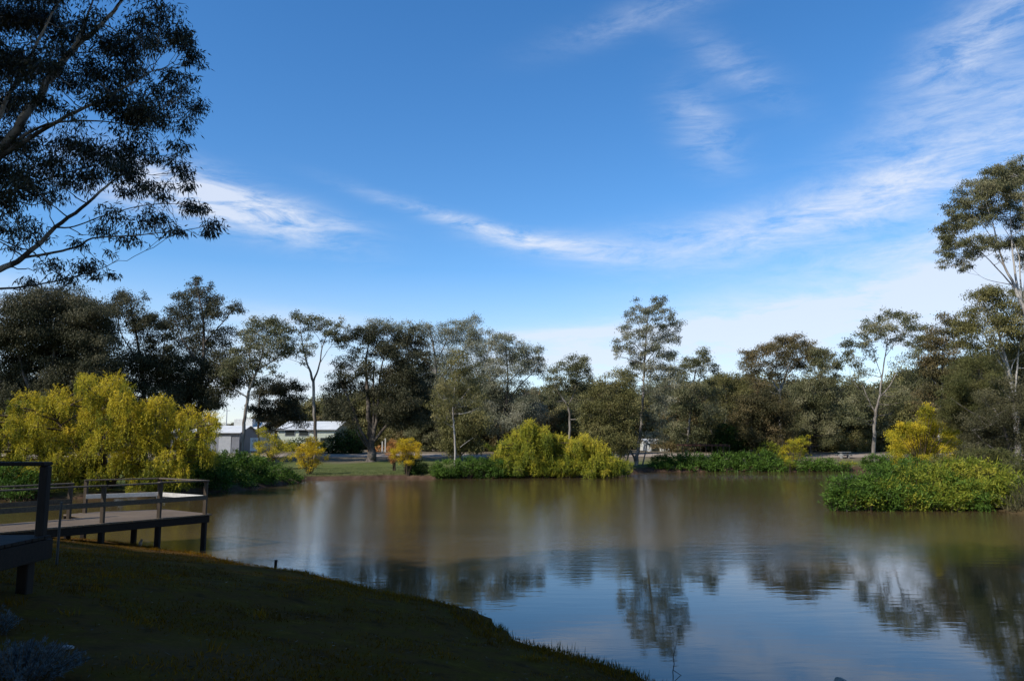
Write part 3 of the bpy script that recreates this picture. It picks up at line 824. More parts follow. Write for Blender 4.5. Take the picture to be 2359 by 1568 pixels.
T('gum_tree', 'see-through grey gum with a long level crown behind the umbrella-shaped gum', 'tree', 112,
  [[(1000,1055,.5),(1002,960,.42),(1005,880,.3),(1000,800,.2),(990,760,.1)],[(1004,880,.22),(1060,820,.15),(1085,780,.08)],[(1004,860,.2),(950,800,.13),(900,760,.07)],[(1005,840,.14),(1030,780,.09)]],
  [(870,745,30,12,.9),(905,750,26,12,1.0),(840,758,22,10,.7),(945,752,26,12,1.0),(985,755,32,14,1.2),(1030,755,30,15,1.2),(1075,742,30,15,1.2),(1100,765,24,20,1.1),(1060,775,34,18,1.1),(1010,785,40,16,.8),(1095,800,28,20,1.0),(1050,815,34,20,.9),(1005,825,34,20,.8),(1110,830,20,20,1.0),(985,860,30,24,1.0),(1030,870,40,30,1.2),(1080,860,36,30,1.2),(1000,920,40,34,1.5),(1060,920,40,34,1.5)],
  'gum_leaf_grey', 'pale_bark', lai=1.7)
T('gum_tree', 'slender white-trunked sapling gum with a narrow olive crown beside the clipped green mound', 'tree', 69,
  [[(1049,1064,.15),(1048,1020,.125),(1045,980,.115),(1043,945,.105),(1046,910,.08),(1050,870,.055),(1055,835,.03)],[(1044,948,.06),(1060,922,.05),(1080,895,.03)],[(1043,945,.05),(1033,915,.035),(1025,890,.02)],[(1045,985,.04),(1028,975,.025),(1010,965,.015)],[(1060,1030,.04),(1075,1018,.03),(1090,1008,.015)]],
  [(1060,825,22,20,.9),(1040,850,26,22,.9),(1075,855,24,22,.9),(1090,880,24,20,.8),(1030,880,24,22,.9),(1060,895,30,20,.9),(1100,905,22,20,.8),(1020,910,24,20,.9),(1010,935,20,18,.8),(1050,925,24,16,.7),(1085,925,24,16,.7),(1005,955,14,12,.6),(1030,945,14,12,.5)],
  'gum_leaf_olive', 'white_bark', L=.22, W=.07, lai=1.5, limb=.03)
T('gum_tree', 'round olive gum bush behind the slender white-trunked sapling', 'tree', 75,
  [[(1060,1062,.16),(1062,1030,.13),(1065,1000,.08)],[(1060,1050,.1),(1090,1020,.07),(1095,995,.04)],[(1060,1050,.1),(1035,1015,.07),(1030,990,.04)]],
  [(1070,970,34,20,1.4),(1045,985,30,24,1.3),(1095,985,28,24,1.4),(1070,1005,40,24,1.3),(1035,1012,24,24,1.2),(1100,1015,22,22,1.1),(1060,1035,34,16,1.0)],
  'gum_leaf_olive', 'grey_bark', lai=1.9)
T('gum_tree', 'wide grey two-trunked gum with a lacy crown behind the central yellow willows', 'tree', 98,
  [[(1150,1056,.36),(1148,1000,.3),(1138,940,.24),(1130,900,.18),(1128,850,.1)],[(1152,1056,.34),(1158,1000,.3),(1164,940,.24),(1170,890,.18),(1168,840,.12),(1165,790,.06)],[(1166,930,.16),(1195,890,.12),(1225,860,.08),(1245,830,.04)],[(1169,880,.1),(1200,850,.08),(1220,815,.04)],[(1140,940,.1),(1110,880,.07),(1095,850,.04)]],
  [(1165,775,26,12,1.0),(1145,790,26,16,1.1),(1185,795,24,16,1.0),(1220,805,25,14,1.1),(1240,820,16,16,1.1),(1205,825,32,16,1.0),(1170,820,32,18,.9),(1130,825,28,18,1.0),(1225,845,28,14,.9),(1250,850,16,16,1.0),(1190,855,32,16,.8),(1145,855,34,18,1.1),(1110,870,30,24,1.3),(1150,890,34,22,1.2),(1205,885,20,12,.6),(1120,915,34,26,1.6),(1165,930,30,22,1.4),(1210,925,34,22,1.5),(1180,965,36,25,1.6),(1125,960,34,25,1.6),(1230,955,30,25,1.5)],
  'gum_leaf_grey', 'grey_bark', lai=1.75)
T('gum_tree', 'small gum with an elbowed pale trunk and tufted head behind the central willows', 'tree', 92,
  [[(1308,1056,.26),(1312,1000,.22),(1312,955,.19),(1306,930,.17),(1294,915,.12),(1282,895,.08),(1275,870,.05)],[(1308,935,.11),(1322,905,.08),(1328,870,.06),(1330,845,.04)],[(1325,890,.05),(1345,870,.03)]],
  [(1328,838,26,15,1.5),(1345,850,16,14,1.2),(1300,850,14,16,1.0),(1285,868,18,18,1.1),(1325,868,26,16,1.2),(1355,880,16,14,1.0),(1305,890,26,16,1.0),(1270,890,16,16,1.0),(1340,900,25,16,1.2),(1285,915,18,12,.8),(1330,930,20,16,1.2),(1345,955,20,20,1.2),(1265,915,12,14,.8)],
  'gum_leaf', 'pale_bark', lai=1.9)
T('gum_tree', 'bushy many-stemmed young gum thicket just left of the tallest gum by the water', 'tree', 76,
  [[(1415,1075,.14),(1412,1020,.11),(1405,960,.08),(1400,910,.04)],[(1425,1075,.12),(1435,1020,.1),(1445,960,.07),(1440,900,.03)],[(1400,1075,.12),(1388,1020,.1),(1375,970,.07),(1370,930,.03)],[(1440,1078,.12),(1455,1020,.09),(1458,960,.05)],[(1375,1070,.08),(1362,1030,.06),(1356,1000,.03)]],
  [(1405,880,28,20,1.0),(1440,875,26,20,1.0),(1375,900,26,20,1.0),(1420,910,36,22,1.2),(1385,935,32,24,1.2),(1445,930,26,26,1.2),(1360,950,20,24,1.1),(1410,955,36,25,1.2),(1380,985,34,25,1.2),(1440,975,28,25,1.2),(1358,990,20,25,1.1),(1415,1005,34,22,1.1),(1375,1025,26,18,1.0),(1450,1015,20,22,1.0),(1430,1040,26,16,.8),(1350,1020,14,18,.8)],
  'gum_leaf_olive', 'grey_bark', L=.24, W=.085, lai=1.7)
T('gum_tree', 'tallest straight-trunked gum at the water edge, stacked tufted crown right of centre', 'tree', 79,
  [[(1463,1084,.34),(1470,1040,.26),(1475,1000,.21),(1479,950,.185),(1482,900,.17),(1484,850,.16),(1487,800,.13),(1490,750,.09),(1497,705,.05)],[(1466,1070,.2),(1452,1035,.12),(1446,1000,.07)],[(1481,905,.07),(1492,885,.055),(1502,872,.03)],[(1485,840,.07),(1515,800,.05),(1545,770,.03)],[(1486,820,.06),(1460,790,.05),(1435,775,.03)],[(1488,780,.06),(1470,745,.04),(1462,715,.02)],[(1488,770,.06),(1520,745,.04),(1545,730,.02)],[(1474,1005,.06),(1455,985,.04),(1445,965,.02)],[(1477,1078,.13),(1488,1040,.1),(1492,1000,.05)]],
  [(1517,690,13,10,1.1),(1506,700,13,10,1.0),(1466,703,13,12,1.1),(1493,710,16,12,1.1),(1525,710,16,12,1.1),(1456,724,13,10,1.0),(1505,727,22,12,1.1),(1545,727,14,14,1.1),(1475,735,18,12,.9),(1528,745,20,12,1.0),(1447,755,18,14,1.1),(1480,757,22,12,1.0),(1555,755,15,16,1.1),(1520,768,22,12,.9),(1432,780,17,12,1.1),(1462,780,20,12,1.0),(1540,778,20,14,1.1),(1422,803,11,16,1.0),(1500,790,25,12,.9),(1470,805,20,13,1.0),(1440,800,12,8,.7),(1515,812,26,14,1.1),(1545,815,20,16,1.1),(1465,830,20,14,1.0),(1500,838,30,14,1.1),(1540,842,24,14,1.1),(1458,855,18,14,1.0),(1520,865,34,16,1.2),(1440,865,16,14,1.0),(1500,890,20,14,1.0),(1545,880,20,18,1.1),(1520,920,26,20,1.2),(1465,890,14,14,.7),(1510,960,26,20,1.2),(1500,1000,20,18,1.1)],
  'gum_leaf_grey', 'pale_bark', L=.24, W=.085, lai=1.7, depth=.75, limb=.035, kden=5)
T('gum_tree', 'small-headed gum just right of the tallest gum by the water', 'tree', 90,
  [[(1580,1060,.24),(1585,1000,.2),(1592,940,.16),(1598,880,.12),(1605,840,.07)],[(1592,940,.09),(1570,900,.06),(1560,870,.04)],[(1597,890,.08),(1625,860,.05),(1640,840,.03)]],
  [(1620,810,16,10,1.0),(1605,825,20,13,1.1),(1630,832,18,13,1.0),(1580,832,18,12,1.0),(1595,848,24,12,1.0),(1645,848,11,11,.9),(1570,858,20,16,1.2),(1615,862,14,9,.5),(1560,890,26,22,1.4),(1600,900,30,20,1.3),(1640,900,22,20,1.3),(1580,935,34,24,1.5),(1630,945,32,24,1.5),(1560,975,26,24,1.4),(1605,985,34,24,1.5),(1560,1010,22,16,1.2),(1600,1015,22,12,1.0)],
  'gum_leaf', 'pale_bark', lai=1.8)
T('gum_tree', 'thinner gum with grey-brown leaves between the small-headed gum and the rust-topped gum', 'tree', 97,
  [[(1668,1058,.26),(1670,1000,.22),(1674,950,.18),(1672,900,.1)],[(1672,960,.1),(1700,920,.07),(1715,900,.03)],[(1660,1056,.2),(1640,1000,.14),(1628,960,.08)]],
  [(1665,868,25,14,1.2),(1690,880,24,16,1.3),(1645,885,20,16,1.2),(1670,905,34,18,1.3),(1710,905,22,20,1.3),(1650,930,28,20,1.2),(1695,940,34,22,1.5),(1665,965,34,22,1.3),(1715,965,24,24,1.4),(1640,975,22,22,1.2),(1690,995,34,20,1.3),(1730,1000,24,20,1.3)],
  'gum_leaf_olive', 'pale_bark', lai=1.7)
T('gum_tree', 'rust-topped gum with a wide domed brownish crown right of centre', 'tree', 100,
  [[(1800,1056,.4),(1798,1000,.33),(1797,950,.28),(1797,900,.24),(1808,870,.16),(1818,840,.09)],[(1797,905,.14),(1775,870,.1),(1750,840,.06),(1735,815,.03)],[(1797,890,.1),(1790,850,.08),(1788,810,.04)],[(1800,985,.14),(1830,960,.1),(1850,945,.05)],[(1808,870,.09),(1840,830,.06),(1860,810,.03)]],
  [(1830,783,32,12,1.4),(1800,792,28,14,1.3),(1855,795,22,16,1.3),(1765,805,30,14,1.2),(1730,815,22,14,1.1),(1715,830,15,16,.9),(1790,812,34,14,1.2),(1840,815,34,16,1.3),(1870,825,18,16,1.2),(1750,838,28,16,1.0),(1800,838,32,16,1.0),(1845,842,26,16,.9),(1725,860,20,14,.9),(1775,865,26,14,.9),(1820,868,24,14,.7),(1740,890,26,18,1.2),(1700,880,16,14,1.0)],
  'gum_leaf_rust', 'white_bark', lai=1.9)
T('gum_tree', 'green-headed gum leaning out from the right side of the rust-topped gum', 'tree', 96,
  [[(1865,1058,.28),(1866,1000,.24),(1868,955,.2),(1880,900,.14),(1895,850,.08)],[(1868,955,.1),(1845,920,.06),(1830,900,.03)],[(1868,965,.08),(1895,935,.05),(1910,915,.03)]],
  [(1900,812,22,13,1.3),(1880,825,20,14,1.2),(1920,830,18,14,1.3),(1895,842,28,14,1.2),(1925,858,14,16,1.3),(1880,862,22,12,.8),(1905,872,26,14,1.1),(1870,890,26,20,1.4),(1915,900,24,20,1.4),(1840,910,26,20,1.4),(1885,925,34,20,1.5),(1850,945,34,22,1.5),(1905,950,26,22,1.4),(1875,975,34,22,1.5),(1910,990,22,22,1.3),(1845,985,26,22,1.4)],
  'gum_leaf', 'grey_bark', lai=1.8)
T('gum_tree', 'dense brownish gum below the rust-topped crown, behind the low green hedge', 'tree', 92,
  [[(1760,1058,.2),(1758,1020,.16),(1750,980,.1)],[(1742,1058,.14),(1735,1010,.1),(1730,970,.05)],[(1780,1058,.12),(1790,1010,.09),(1795,970,.05)]],
  [(1750,915,34,20,1.4),(1785,925,26,20,1.3),(1720,930,26,22,1.4),(1760,950,38,22,1.5),(1720,965,28,24,1.5),(1795,960,24,24,1.3),(1755,985,40,24,1.5),(1720,1003,26,20,1.3),(1795,1000,26,20,1.3),(1760,1020,34,16,1.1)],
  'gum_leaf_rust', 'grey_bark', lai=1.9, tint0=.25)
T('gum_tree', 'open-crowned gum with a forked pinkish trunk left of the tall yellow bush', 'tree', 84,
  [[(2013,1066,.34),(2014,1010,.27),(2016,970,.25),(2018,945,.23),(2026,915,.15),(2030,880,.12),(2038,830,.09),(2045,780,.05)],[(2017,950,.15),(2004,928,.11),(1994,905,.07),(1985,880,.03)],[(2026,915,.1),(2050,888,.08),(2065,860,.06),(2085,830,.03)],[(2032,870,.06),(2015,820,.05),(2005,780,.03)],[(2040,820,.05),(2070,780,.04),(2090,755,.02)],[(2000,920,.05),(1975,890,.04),(1958,865,.02)]],
  [(2055,728,24,12,1.1),(2085,730,22,12,1.1),(2015,740,22,13,1.1),(2035,748,26,14,1.1),(2110,748,22,14,1.1),(2070,755,28,14,1.0),(1990,765,20,14,1.0),(2020,772,22,13,.8),(2125,775,16,16,1.1),(2095,780,24,14,1.0),(1968,788,20,14,1.1),(1990,800,20,12,.8),(1955,808,14,14,1.0),(2055,790,20,12,.6),(2115,808,20,16,1.0),(1965,832,20,12,.9),(2005,825,16,10,.5),(2085,820,20,12,.6),(1985,855,20,12,.7),(2110,845,22,16,1.0),(2060,840,14,9,.4),(1960,880,20,18,1.1),(1975,915,24,20,1.2),(2090,875,24,18,1.0),(2120,890,20,24,1.2),(2080,915,26,20,1.2),(2050,930,20,18,1.0),(1965,950,22,22,1.2)],
  'gum_leaf', 'pale_bark', lai=1.7, limb=.045)
T('gum_tree', 'brown-tinged gum wedged behind the open-crowned gum and the right-hand thicket', 'tree', 74,
  [[(2165,1060,.3),(2168,980,.25),(2170,900,.18),(2172,820,.1)],[(2168,900,.12),(2140,860,.08),(2130,830,.04)]],
  [(2185,738,26,13,1.1),(2160,755,26,16,1.2),(2205,755,22,18,1.2),(2150,785,24,20,1.3),(2190,785,32,20,1.2),(2140,815,22,22,1.3),(2180,820,34,20,1.2),(2150,850,28,24,1.4),(2195,860,30,24,1.4),(2140,890,24,24,1.4),(2175,900,34,24,1.5),(2150,935,30,24,1.4),(2190,945,30,24,1.4)],
  'gum_leaf_rust', 'white_bark', lai=1.9, tint0=.35)
T('gum_tree', 'big olive-brown gum with fanning bare white branches at the right edge', 'tree', 60,
  [[(2345,1075,.34),(2342,980,.28),(2335,900,.24),(2322,850,.18),(2305,790,.12),(2295,730,.06)],[(2335,900,.14),(2310,845,.09),(2275,800,.06),(2240,770,.03)],[(2330,880,.12),(2290,850,.07),(2255,830,.04),(2215,825,.02)],[(2322,850,.1),(2300,810,.07),(2262,765,.04),(2245,740,.02)],[(2338,900,.12),(2345,830,.08),(2350,770,.04)],[(2340,930,.1),(2300,890,.06),(2260,870,.03)],[(2325,860,.06),(2345,820,.05),(2385,800,.03)]],
  [(2280,668,26,16,1.3),(2300,690,40,22,1.3),(2255,700,30,20,1.2),(2340,700,34,26,1.3),(2228,725,24,18,1.2),(2275,730,40,22,1.2),(2325,745,40,24,1.2),(2240,755,30,20,1.1),(2290,775,40,20,.9),(2345,785,34,24,1.0),(2225,785,26,18,1.0),(2260,800,30,16,.7),(2310,820,34,18,.7),(2355,830,30,22,.9),(2240,830,26,14,.6),(2390,740,34,40),(2400,830,34,40)],
  'gum_leaf_olive', 'white_bark', L=.22, W=.075, lai=1.9, twig_r=.016)
T('gum_tree', 'tall gum leaning in from the right edge, domed head on bright fanning branches', 'tree', 45,
  [[(2440,1095,.36),(2425,950,.32),(2405,840,.3),(2385,770,.27),(2362,715,.23),(2350,690,.2),(2335,655,.15),(2318,620,.11),(2300,570,.085),(2288,520,.06),(2270,460,.03)],[(2352,692,.16),(2340,640,.11),(2332,580,.085),(2328,510,.06),(2325,440,.03)],[(2340,668,.10),(2312,634,.07),(2270,590,.045),(2235,560,.03),(2210,530,.012)],[(2362,715,.18),(2362,640,.13),(2362,560,.1),(2358,480,.07),(2350,410,.03)],[(2335,655,.06),(2300,650,.04),(2265,640,.02),(2235,615,.008)],[(2375,745,.2),(2400,640,.14),(2420,540,.09),(2410,450,.05)],[(2322,628,.06),(2295,585,.05),(2282,545,.045),(2250,500,.02)],[(2355,700,.1),(2350,640,.08),(2345,580,.06),(2310,520,.03)]],
  [(2292,385,20,16,1.2),(2340,378,24,16,1.2),(2310,405,34,20,1.3),(2268,415,22,18,1.2),(2345,415,30,26,1.3),(2240,438,25,18,1.3),(2290,440,34,20,1.3),(2335,455,30,22,1.1),(2218,460,22,16,1.3),(2258,468,34,20,1.3),(2300,480,30,18,1.1),(2195,488,20,16,1.2),(2232,498,32,18,1.3),(2275,505,26,13,.8),(2182,520,18,16,1.2),(2210,530,24,14,1.0),(2345,505,26,18,.9),(2175,550,15,16,1.1),(2200,560,24,14,.9),(2240,560,28,15,1.1),(2275,555,25,15,1.1),(2180,580,16,14,.9),(2215,585,26,13,1.0),(2255,583,22,12,.9),(2172,600,10,12,.7),(2220,607,15,12,.9),(2345,555,22,26,1.2),(2355,610,20,20,.8),(2310,590,12,8,.4),(2390,400,40,30),(2400,470,40,34),(2395,550,34,30),(2420,620,30,24)],
  'gum_leaf', 'white_bark', L=.17, W=.05, lai=2.6, depth=.7, limb=.025, kden=9, twig_r=.008, thin=.55)
T('sheoak_tree', 'fuzzy green fine-leaved tree at the foot of the right-hand gums', 'tree', 52,
  [[(2250,1075,.2),(2252,1000,.17),(2255,920,.12),(2255,850,.06)],[(2252,980,.1),(2210,920,.06),(2200,880,.03)],[(2253,960,.1),(2290,900,.06)]],
  [(2255,828,36,20,1.4),(2225,845,30,24,1.4),(2285,850,30,24,1.4),(2250,868,44,24,1.5),(2205,880,28,26,1.4),(2290,885,34,24,1.4),(2240,905,40,26,1.4),(2190,915,26,28,1.3),(2290,920,30,20,1.1),(2210,950,34,26,1.3),(2250,945,30,22,1.2),(2180,960,20,24,1.2)],
  'sheoak_leaf', 'grey_bark', L=.24, W=.03, lai=1.9, droop=.3, spread=.8, kden=16, kmax=70, sigk=.27, grow=(1.2, 1.3))
T('thicket_tree', 'grey-brown twiggy thicket sprawling over the bank at the right edge', 'tree', 47,
  [[(2330,1080,.2),(2325,1030,.16),(2310,980,.1),(2290,940,.05)],[(2325,1030,.1),(2345,980,.07),(2350,930,.04)],[(2320,1050,.09),(2270,1020,.06),(2240,990,.04)],[(2300,975,.05),(2250,955,.04),(2215,935,.025),(2190,915,.012)]],
  [(2315,905,40,24,1.1),(2350,920,30,28,1.1),(2280,930,34,22,1.0),(2325,950,44,26,1.1),(2360,970,30,30,1.1),(2285,965,36,24,1.0),(2250,975,30,22,1.0),(2320,995,44,26,1.1),(2270,1005,36,22,1.1),(2355,1020,34,30,1.1),(2300,1035,44,24,1.2),(2240,1010,26,20,1.0),(2250,1040,34,22,1.1),(2340,1060,40,24,1.2),(2390,940,34,40),(2395,1030,34,40)],
  'twiggy_leaf', 'pale_bark', L=.17, W=.04, lai=1.5, droop=.2, spread=1.0, kden=7, twig_r=.008)

# ------------------------------------------------------------------ willows and yellow shrubs
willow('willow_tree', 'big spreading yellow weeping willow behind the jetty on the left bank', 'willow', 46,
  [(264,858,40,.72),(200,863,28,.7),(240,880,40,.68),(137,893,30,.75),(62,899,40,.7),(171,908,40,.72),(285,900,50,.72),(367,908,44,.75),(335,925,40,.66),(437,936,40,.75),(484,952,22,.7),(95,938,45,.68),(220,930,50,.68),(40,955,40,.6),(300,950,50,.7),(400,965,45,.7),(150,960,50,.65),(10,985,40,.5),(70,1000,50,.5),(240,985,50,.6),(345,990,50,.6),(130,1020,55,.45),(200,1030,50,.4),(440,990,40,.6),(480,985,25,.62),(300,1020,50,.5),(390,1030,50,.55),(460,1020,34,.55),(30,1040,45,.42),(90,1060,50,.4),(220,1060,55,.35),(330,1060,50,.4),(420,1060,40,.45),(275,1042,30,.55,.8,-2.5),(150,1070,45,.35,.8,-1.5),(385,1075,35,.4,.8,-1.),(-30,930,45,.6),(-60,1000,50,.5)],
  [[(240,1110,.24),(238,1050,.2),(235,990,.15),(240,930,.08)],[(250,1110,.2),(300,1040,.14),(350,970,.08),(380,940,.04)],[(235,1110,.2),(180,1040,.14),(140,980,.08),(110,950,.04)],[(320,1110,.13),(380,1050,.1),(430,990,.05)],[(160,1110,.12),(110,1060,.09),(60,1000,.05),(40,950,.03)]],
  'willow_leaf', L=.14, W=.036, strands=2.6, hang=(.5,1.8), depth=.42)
willow('willow_tree', 'tall domed yellow-green willow mound in the middle of the far bank', 'willow', 67,
  [(1222,968,28,0.80),(1195,985,30,0.75),(1250,982,34,0.80),(1290,998,28,0.82),(1175,1005,30,0.70),(1222,1000,40,0.75),(1265,1015,40,0.70),(1155,1030,26,0.65),(1200,1030,40,0.62),(1300,1025,26,0.70),(1240,1045,40,0.55),(1180,1055,34,0.55),(1285,1050,30,0.58),(1310,1010,16,0.80)],
  [[(1225,1090,.2),(1224,1050,.16),(1222,1010,.1),(1222,985,.05)],[(1222,1085,.12),(1255,1040,.09),(1275,1015,.05)],[(1220,1085,.12),(1190,1040,.08),(1180,1015,.04)]],
  'willow_green', L=.16, W=.042, strands=2.8, hang=(.7,1.9), depth=.5)
willow('willow_tree', 'lower yellow willow mound leaning right, between the domed willow and the tallest gum', 'willow', 66,
  [(1345,1000,28,0.92),(1325,1015,24,0.85),(1370,1010,26,0.85),(1350,1028,36,0.80),(1390,1028,24,0.70),(1320,1045,28,0.70),(1375,1045,34,0.68),(1410,1050,28,0.60),(1345,1062,34,0.58),(1430,1068,20,0.55),(1395,1070,30,0.55)],
  [[(1355,1090,.16),(1352,1060,.12),(1348,1025,.07)],[(1358,1088,.1),(1390,1060,.07),(1400,1045,.03)]],
  'willow_green', L=.16, W=.04, strands=2.8, hang=(.6,1.6), depth=.5, group=None)


def vase_shrub(name, label, cat, Y, x, yb, fan, leaf, clumps, L=.13, W=.05, bark='stem_bark', nst=18, lai=1.8, group=None, spread=.9):
    b = at(x, yb, Y); stems = []
    for i in range(nst):
        u = (i + .5) / nst * 2 - 1 + rng.normal(0, .1)
        xt = x + fan[0] * u + rng.normal(0, 3); yt = fan[1] + abs(u) ** 2 * fan[2] + rng.normal(0, 5); dy = rng.uniform(-1, 1) * fan[0] * Y / F * .8
        stems.append([(x + u * 4, yb, .03), (x + (xt - x) * .35 + fan[3], yb + (yt - yb) * .45, .022, dy * .4), (xt, yt, .008, dy)])
    return tree(name, label, cat, Y, stems, clumps, leaf, bark, L, W, group=group, lai=lai, droop=-.3, spread=spread, limb=.012, kden=14, twig_r=.006, depth=.7, sides=4, grow=(1.05, 1.1), kids=.5, thin=1.0)


vase_shrub('golden_shrub', 'small vase-shaped golden shrub on the lawn edge right of the dark green bank cover', 'shrub', 64, 712, 1100, (32, 1018, 30, 0), 'gold_leaf',
  [(712,1018,18,10,1.2),(728,1028,18,12,1.2),(698,1032,16,12,1.2),(738,1042,12,12,1.1),(690,1048,12,14,.9),(714,1042,24,14,1.3),(706,1060,22,14,.8),(728,1060,16,12,.8),(692,1066,10,12,.5),(712,1078,14,10,.4)])
vase_shrub('golden_shrub', 'round-headed golden shrub on a short stem beside the dark bush on the lawn', 'shrub', 65, 938, 1094, (26, 1022, 26, 0), 'gold_leaf',
  [(935,1018,18,9,1.2),(918,1028,16,10,1.2),(952,1026,16,11,1.2),(908,1042,10,12,1.0),(936,1036,26,13,1.4),(960,1044,12,13,1.1),(922,1052,18,12,1.1),(948,1056,20,12,1.1),(935,1066,18,8,.5)])
vase_shrub('orange_shrub', 'pinkish-orange shrub peeping out above the left of the round-headed golden shrub', 'shrub', 69, 908, 1085, (14, 1018, 16, 0), 'orange_leaf',
  [(908,1018,10,8,1.2),(902,1030,11,10,1.1),(914,1030,10,9,1.0),(898,1045,10,10,.8),(908,1055,12,12,.6)], nst=9)
mound('bush', 'dark rounded bush tucked against the right of the round-headed golden shrub', 'bush', 65.5, [(962,1078,24,18,.4),(972,1086,18,13,.35),(950,1086,14,12,.4)], 'hedge_dark', lai=3)
vase_shrub('yellow_shrub', 'straggly half-bare yellow and brown shrub in front of the white sign', 'shrub', 72, 625, 1070, (42, 1005, 22, 0), 'willow_leaf',
  [(612,1000,16,14,1.0),(598,1022,14,14,1.1),(620,1030,22,16,.6),(645,1020,22,16,.7),(662,1032,16,16,.8),(592,1050,10,14,1.2),(640,1048,24,14,.6),(668,1052,10,12,.5),(610,1058,18,12,.5),(628,1008,10,12,.7)], nst=34, L=.15, W=.055)
vase_shrub('small_tree', 'low leaning tree with sparse gold leaves left of the domed willow', 'shrub', 71, 1143, 1086, (24, 1030, 18, 0), 'willow_green',
  [(1122,1028,10,7,.8),(1140,1034,14,10,.7),(1158,1040,14,12,.8),(1150,1058,20,14,.7),(1130,1062,12,12,.5)], nst=12)
vase_shrub('yellow_shrub', 'slanting pale yellow shrub above the low hedge right of centre', 'shrub', 80, 1822, 1080, (34, 1018, 30, 6), 'willow_leaf',
  [(1848,1008,14,8,.9),(1832,1018,16,9,1.0),(1858,1020,12,9,.8),(1815,1032,16,9,1.0),(1840,1034,20,10,1.0),(1802,1046,13,10,1.1),(1825,1050,22,10,.9),(1850,1046,14,9,.7),(1806,1060,14,9,.9)], L=.17, W=.07)
vase_shrub('yellow_shrub', 'small lime-yellow plant drooping to the water below the slanting yellow shrub', 'shrub', 78.5, 1818, 1086, (14, 1062, 8, 0), 'lime_leaf',
  [(1818,1062,9,6,1.2),(1810,1072,10,8,1.2),(1828,1070,10,7,1.1),(1818,1080,12,6,1.0)], nst=10)
vase_shrub('golden_shrub', 'tall bright yellow bush with a pointed tip behind the leafy spit on the right', 'shrub', 54, 2125, 1095, (70, 960, 60, 0), 'willow_leaf',
  [(2138,942,15,14,1.2),(2130,962,20,14,1.2),(2148,972,26,15,1.3),(2115,985,26,16,1.3),(2160,990,34,18,1.3),(2080,985,20,14,1.2),(2065,1000,22,16,1.1),(2125,1005,40,20,1.3),(2185,1000,24,18,1.1),(2090,1018,34,20,1.2),(2160,1022,40,20,1.2),(2200,1025,24,18,1.1),(2055,1020,16,16,.9),(2120,1040,40,20,1.1),(2075,1045,26,18,1.1),(2175,1048,36,18,1.1),(2215,1045,18,14,.9),(2085,1068,26,16,1.0),(2140,1066,40,16,1.0),(2195,1068,30,14,1.0)],
  nst=40, L=.15, W=.05, lai=2.1)

# ------------------------------------------------------------------ low green growth along the water
mound('bush', 'long dark green leafy bank cover spilling to the water right of the willow', 'bush', 52,
  [(470,1060,42,20,.5,0),(535,1064,42,20,.6,1),(590,1072,36,16,.65,3),(455,1075,45,26,.45,-2),(500,1080,50,28,.45,-1),(440,1105,40,24,.35,-3),(490,1108,50,22,.35,-3),(545,1085,50,24,.55,1),(590,1083,44,22,.65,3),(540,1112,50,18,.4,-1),(600,1102,46,20,.5,2),(640,1092,34,18,.6,5),(655,1104,34,14,.5,5),(672,1105,22,10,.5,7),(420,1065,26,24,.4,0)],
  'hedge_leaf', L=.17, W=.07, lai=2.6)
mound('bush', 'leafy dark shrub behind the railing at the far left edge', 'bush', 42,
  [(20,1105,40,22,.5),(70,1112,36,20,.5,.5),(-20,1115,40,24,.45),(40,1130,50,18,.4,-.5),(95,1128,30,16,.45,1)], 'hedge_leaf', L=.16, W=.07, lai=2.4)
mound('bush', 'clipped bright green round mound nearest the round-headed golden shrub', 'bush', 64.5,
  [(1022,1082,28,17,.65),(1010,1090,18,12,.55),(1038,1090,18,12,.5)], 'hedge_leaf', L=.15, W=.06, lai=3)
mound('bush', 'low spreading green mound running under the domed willow', 'bush', 65,
  [(1075,1078,34,20,.6),(1110,1082,30,18,.5),(1145,1080,34,18,.45,.5),(1060,1088,24,12,.5),(1180,1086,30,14,.35,.5),(1125,1092,34,10,.4,-.4)], 'hedge_leaf', L=.16, W=.06, lai=2.8)
mound('reed_bed', 'tangled olive reeds at the foot of the two yellow willow mounds', 'reeds', 66,
  [(1215,1082,34,16,.4),(1260,1084,34,14,.5,-.4),(1300,1080,34,18,.55,-.4),(1340,1080,34,18,.5,-.4),(1380,1078,34,18,.55,0),(1415,1078,28,18,.5,1.2),(1440,1080,18,12,.4,3.5)], 'willow_green', L=.34, W=.035, lai=2.2, droop=-.9, spread=.5)
mound('hedge', 'long low dark green hedge at the water edge right of the tallest gum', 'hedge', 79.6,
  [(1520,1070,26,15,.5),(1555,1066,30,18,.5),(1595,1066,32,18,.5),(1635,1067,32,17,.45),(1675,1066,32,18,.5),(1715,1066,32,18,.45),(1755,1064,32,20,.5),(1790,1070,28,14,.5),(1515,1077,22,9,.4,-1.1),(1550,1077,34,10,.55,-1.2),(1610,1077,36,10,.45,-1.2),(1670,1077,36,10,.6,-1.2),(1730,1077,36,10,.5,-1.2),(1785,1078,26,9,.6,-1.2)], 'hedge_leaf', L=.24, W=.09, lai=3.2, tint0=.4)
mound('hedge', 'bright green low leafy patch at the water right of the small lime plant', 'hedge', 79.4,
  [(1850,1072,22,12,.65),(1880,1072,24,13,.7),(1910,1073,24,12,.65),(1938,1076,20,9,.6),(1860,1078,24,8,.6,-1),(1905,1078,30,8,.6,-1)], 'hedge_leaf', L=.24, W=.09, lai=2.8)
mound('bush', 'small yellow-brown scrub on the bare bank left of the tall yellow bush', 'bush', 81, [(1950,1072,16,8,.5),(1966,1074,10,6,.5)], 'willow_green', L=.2, W=.07, lai=2)
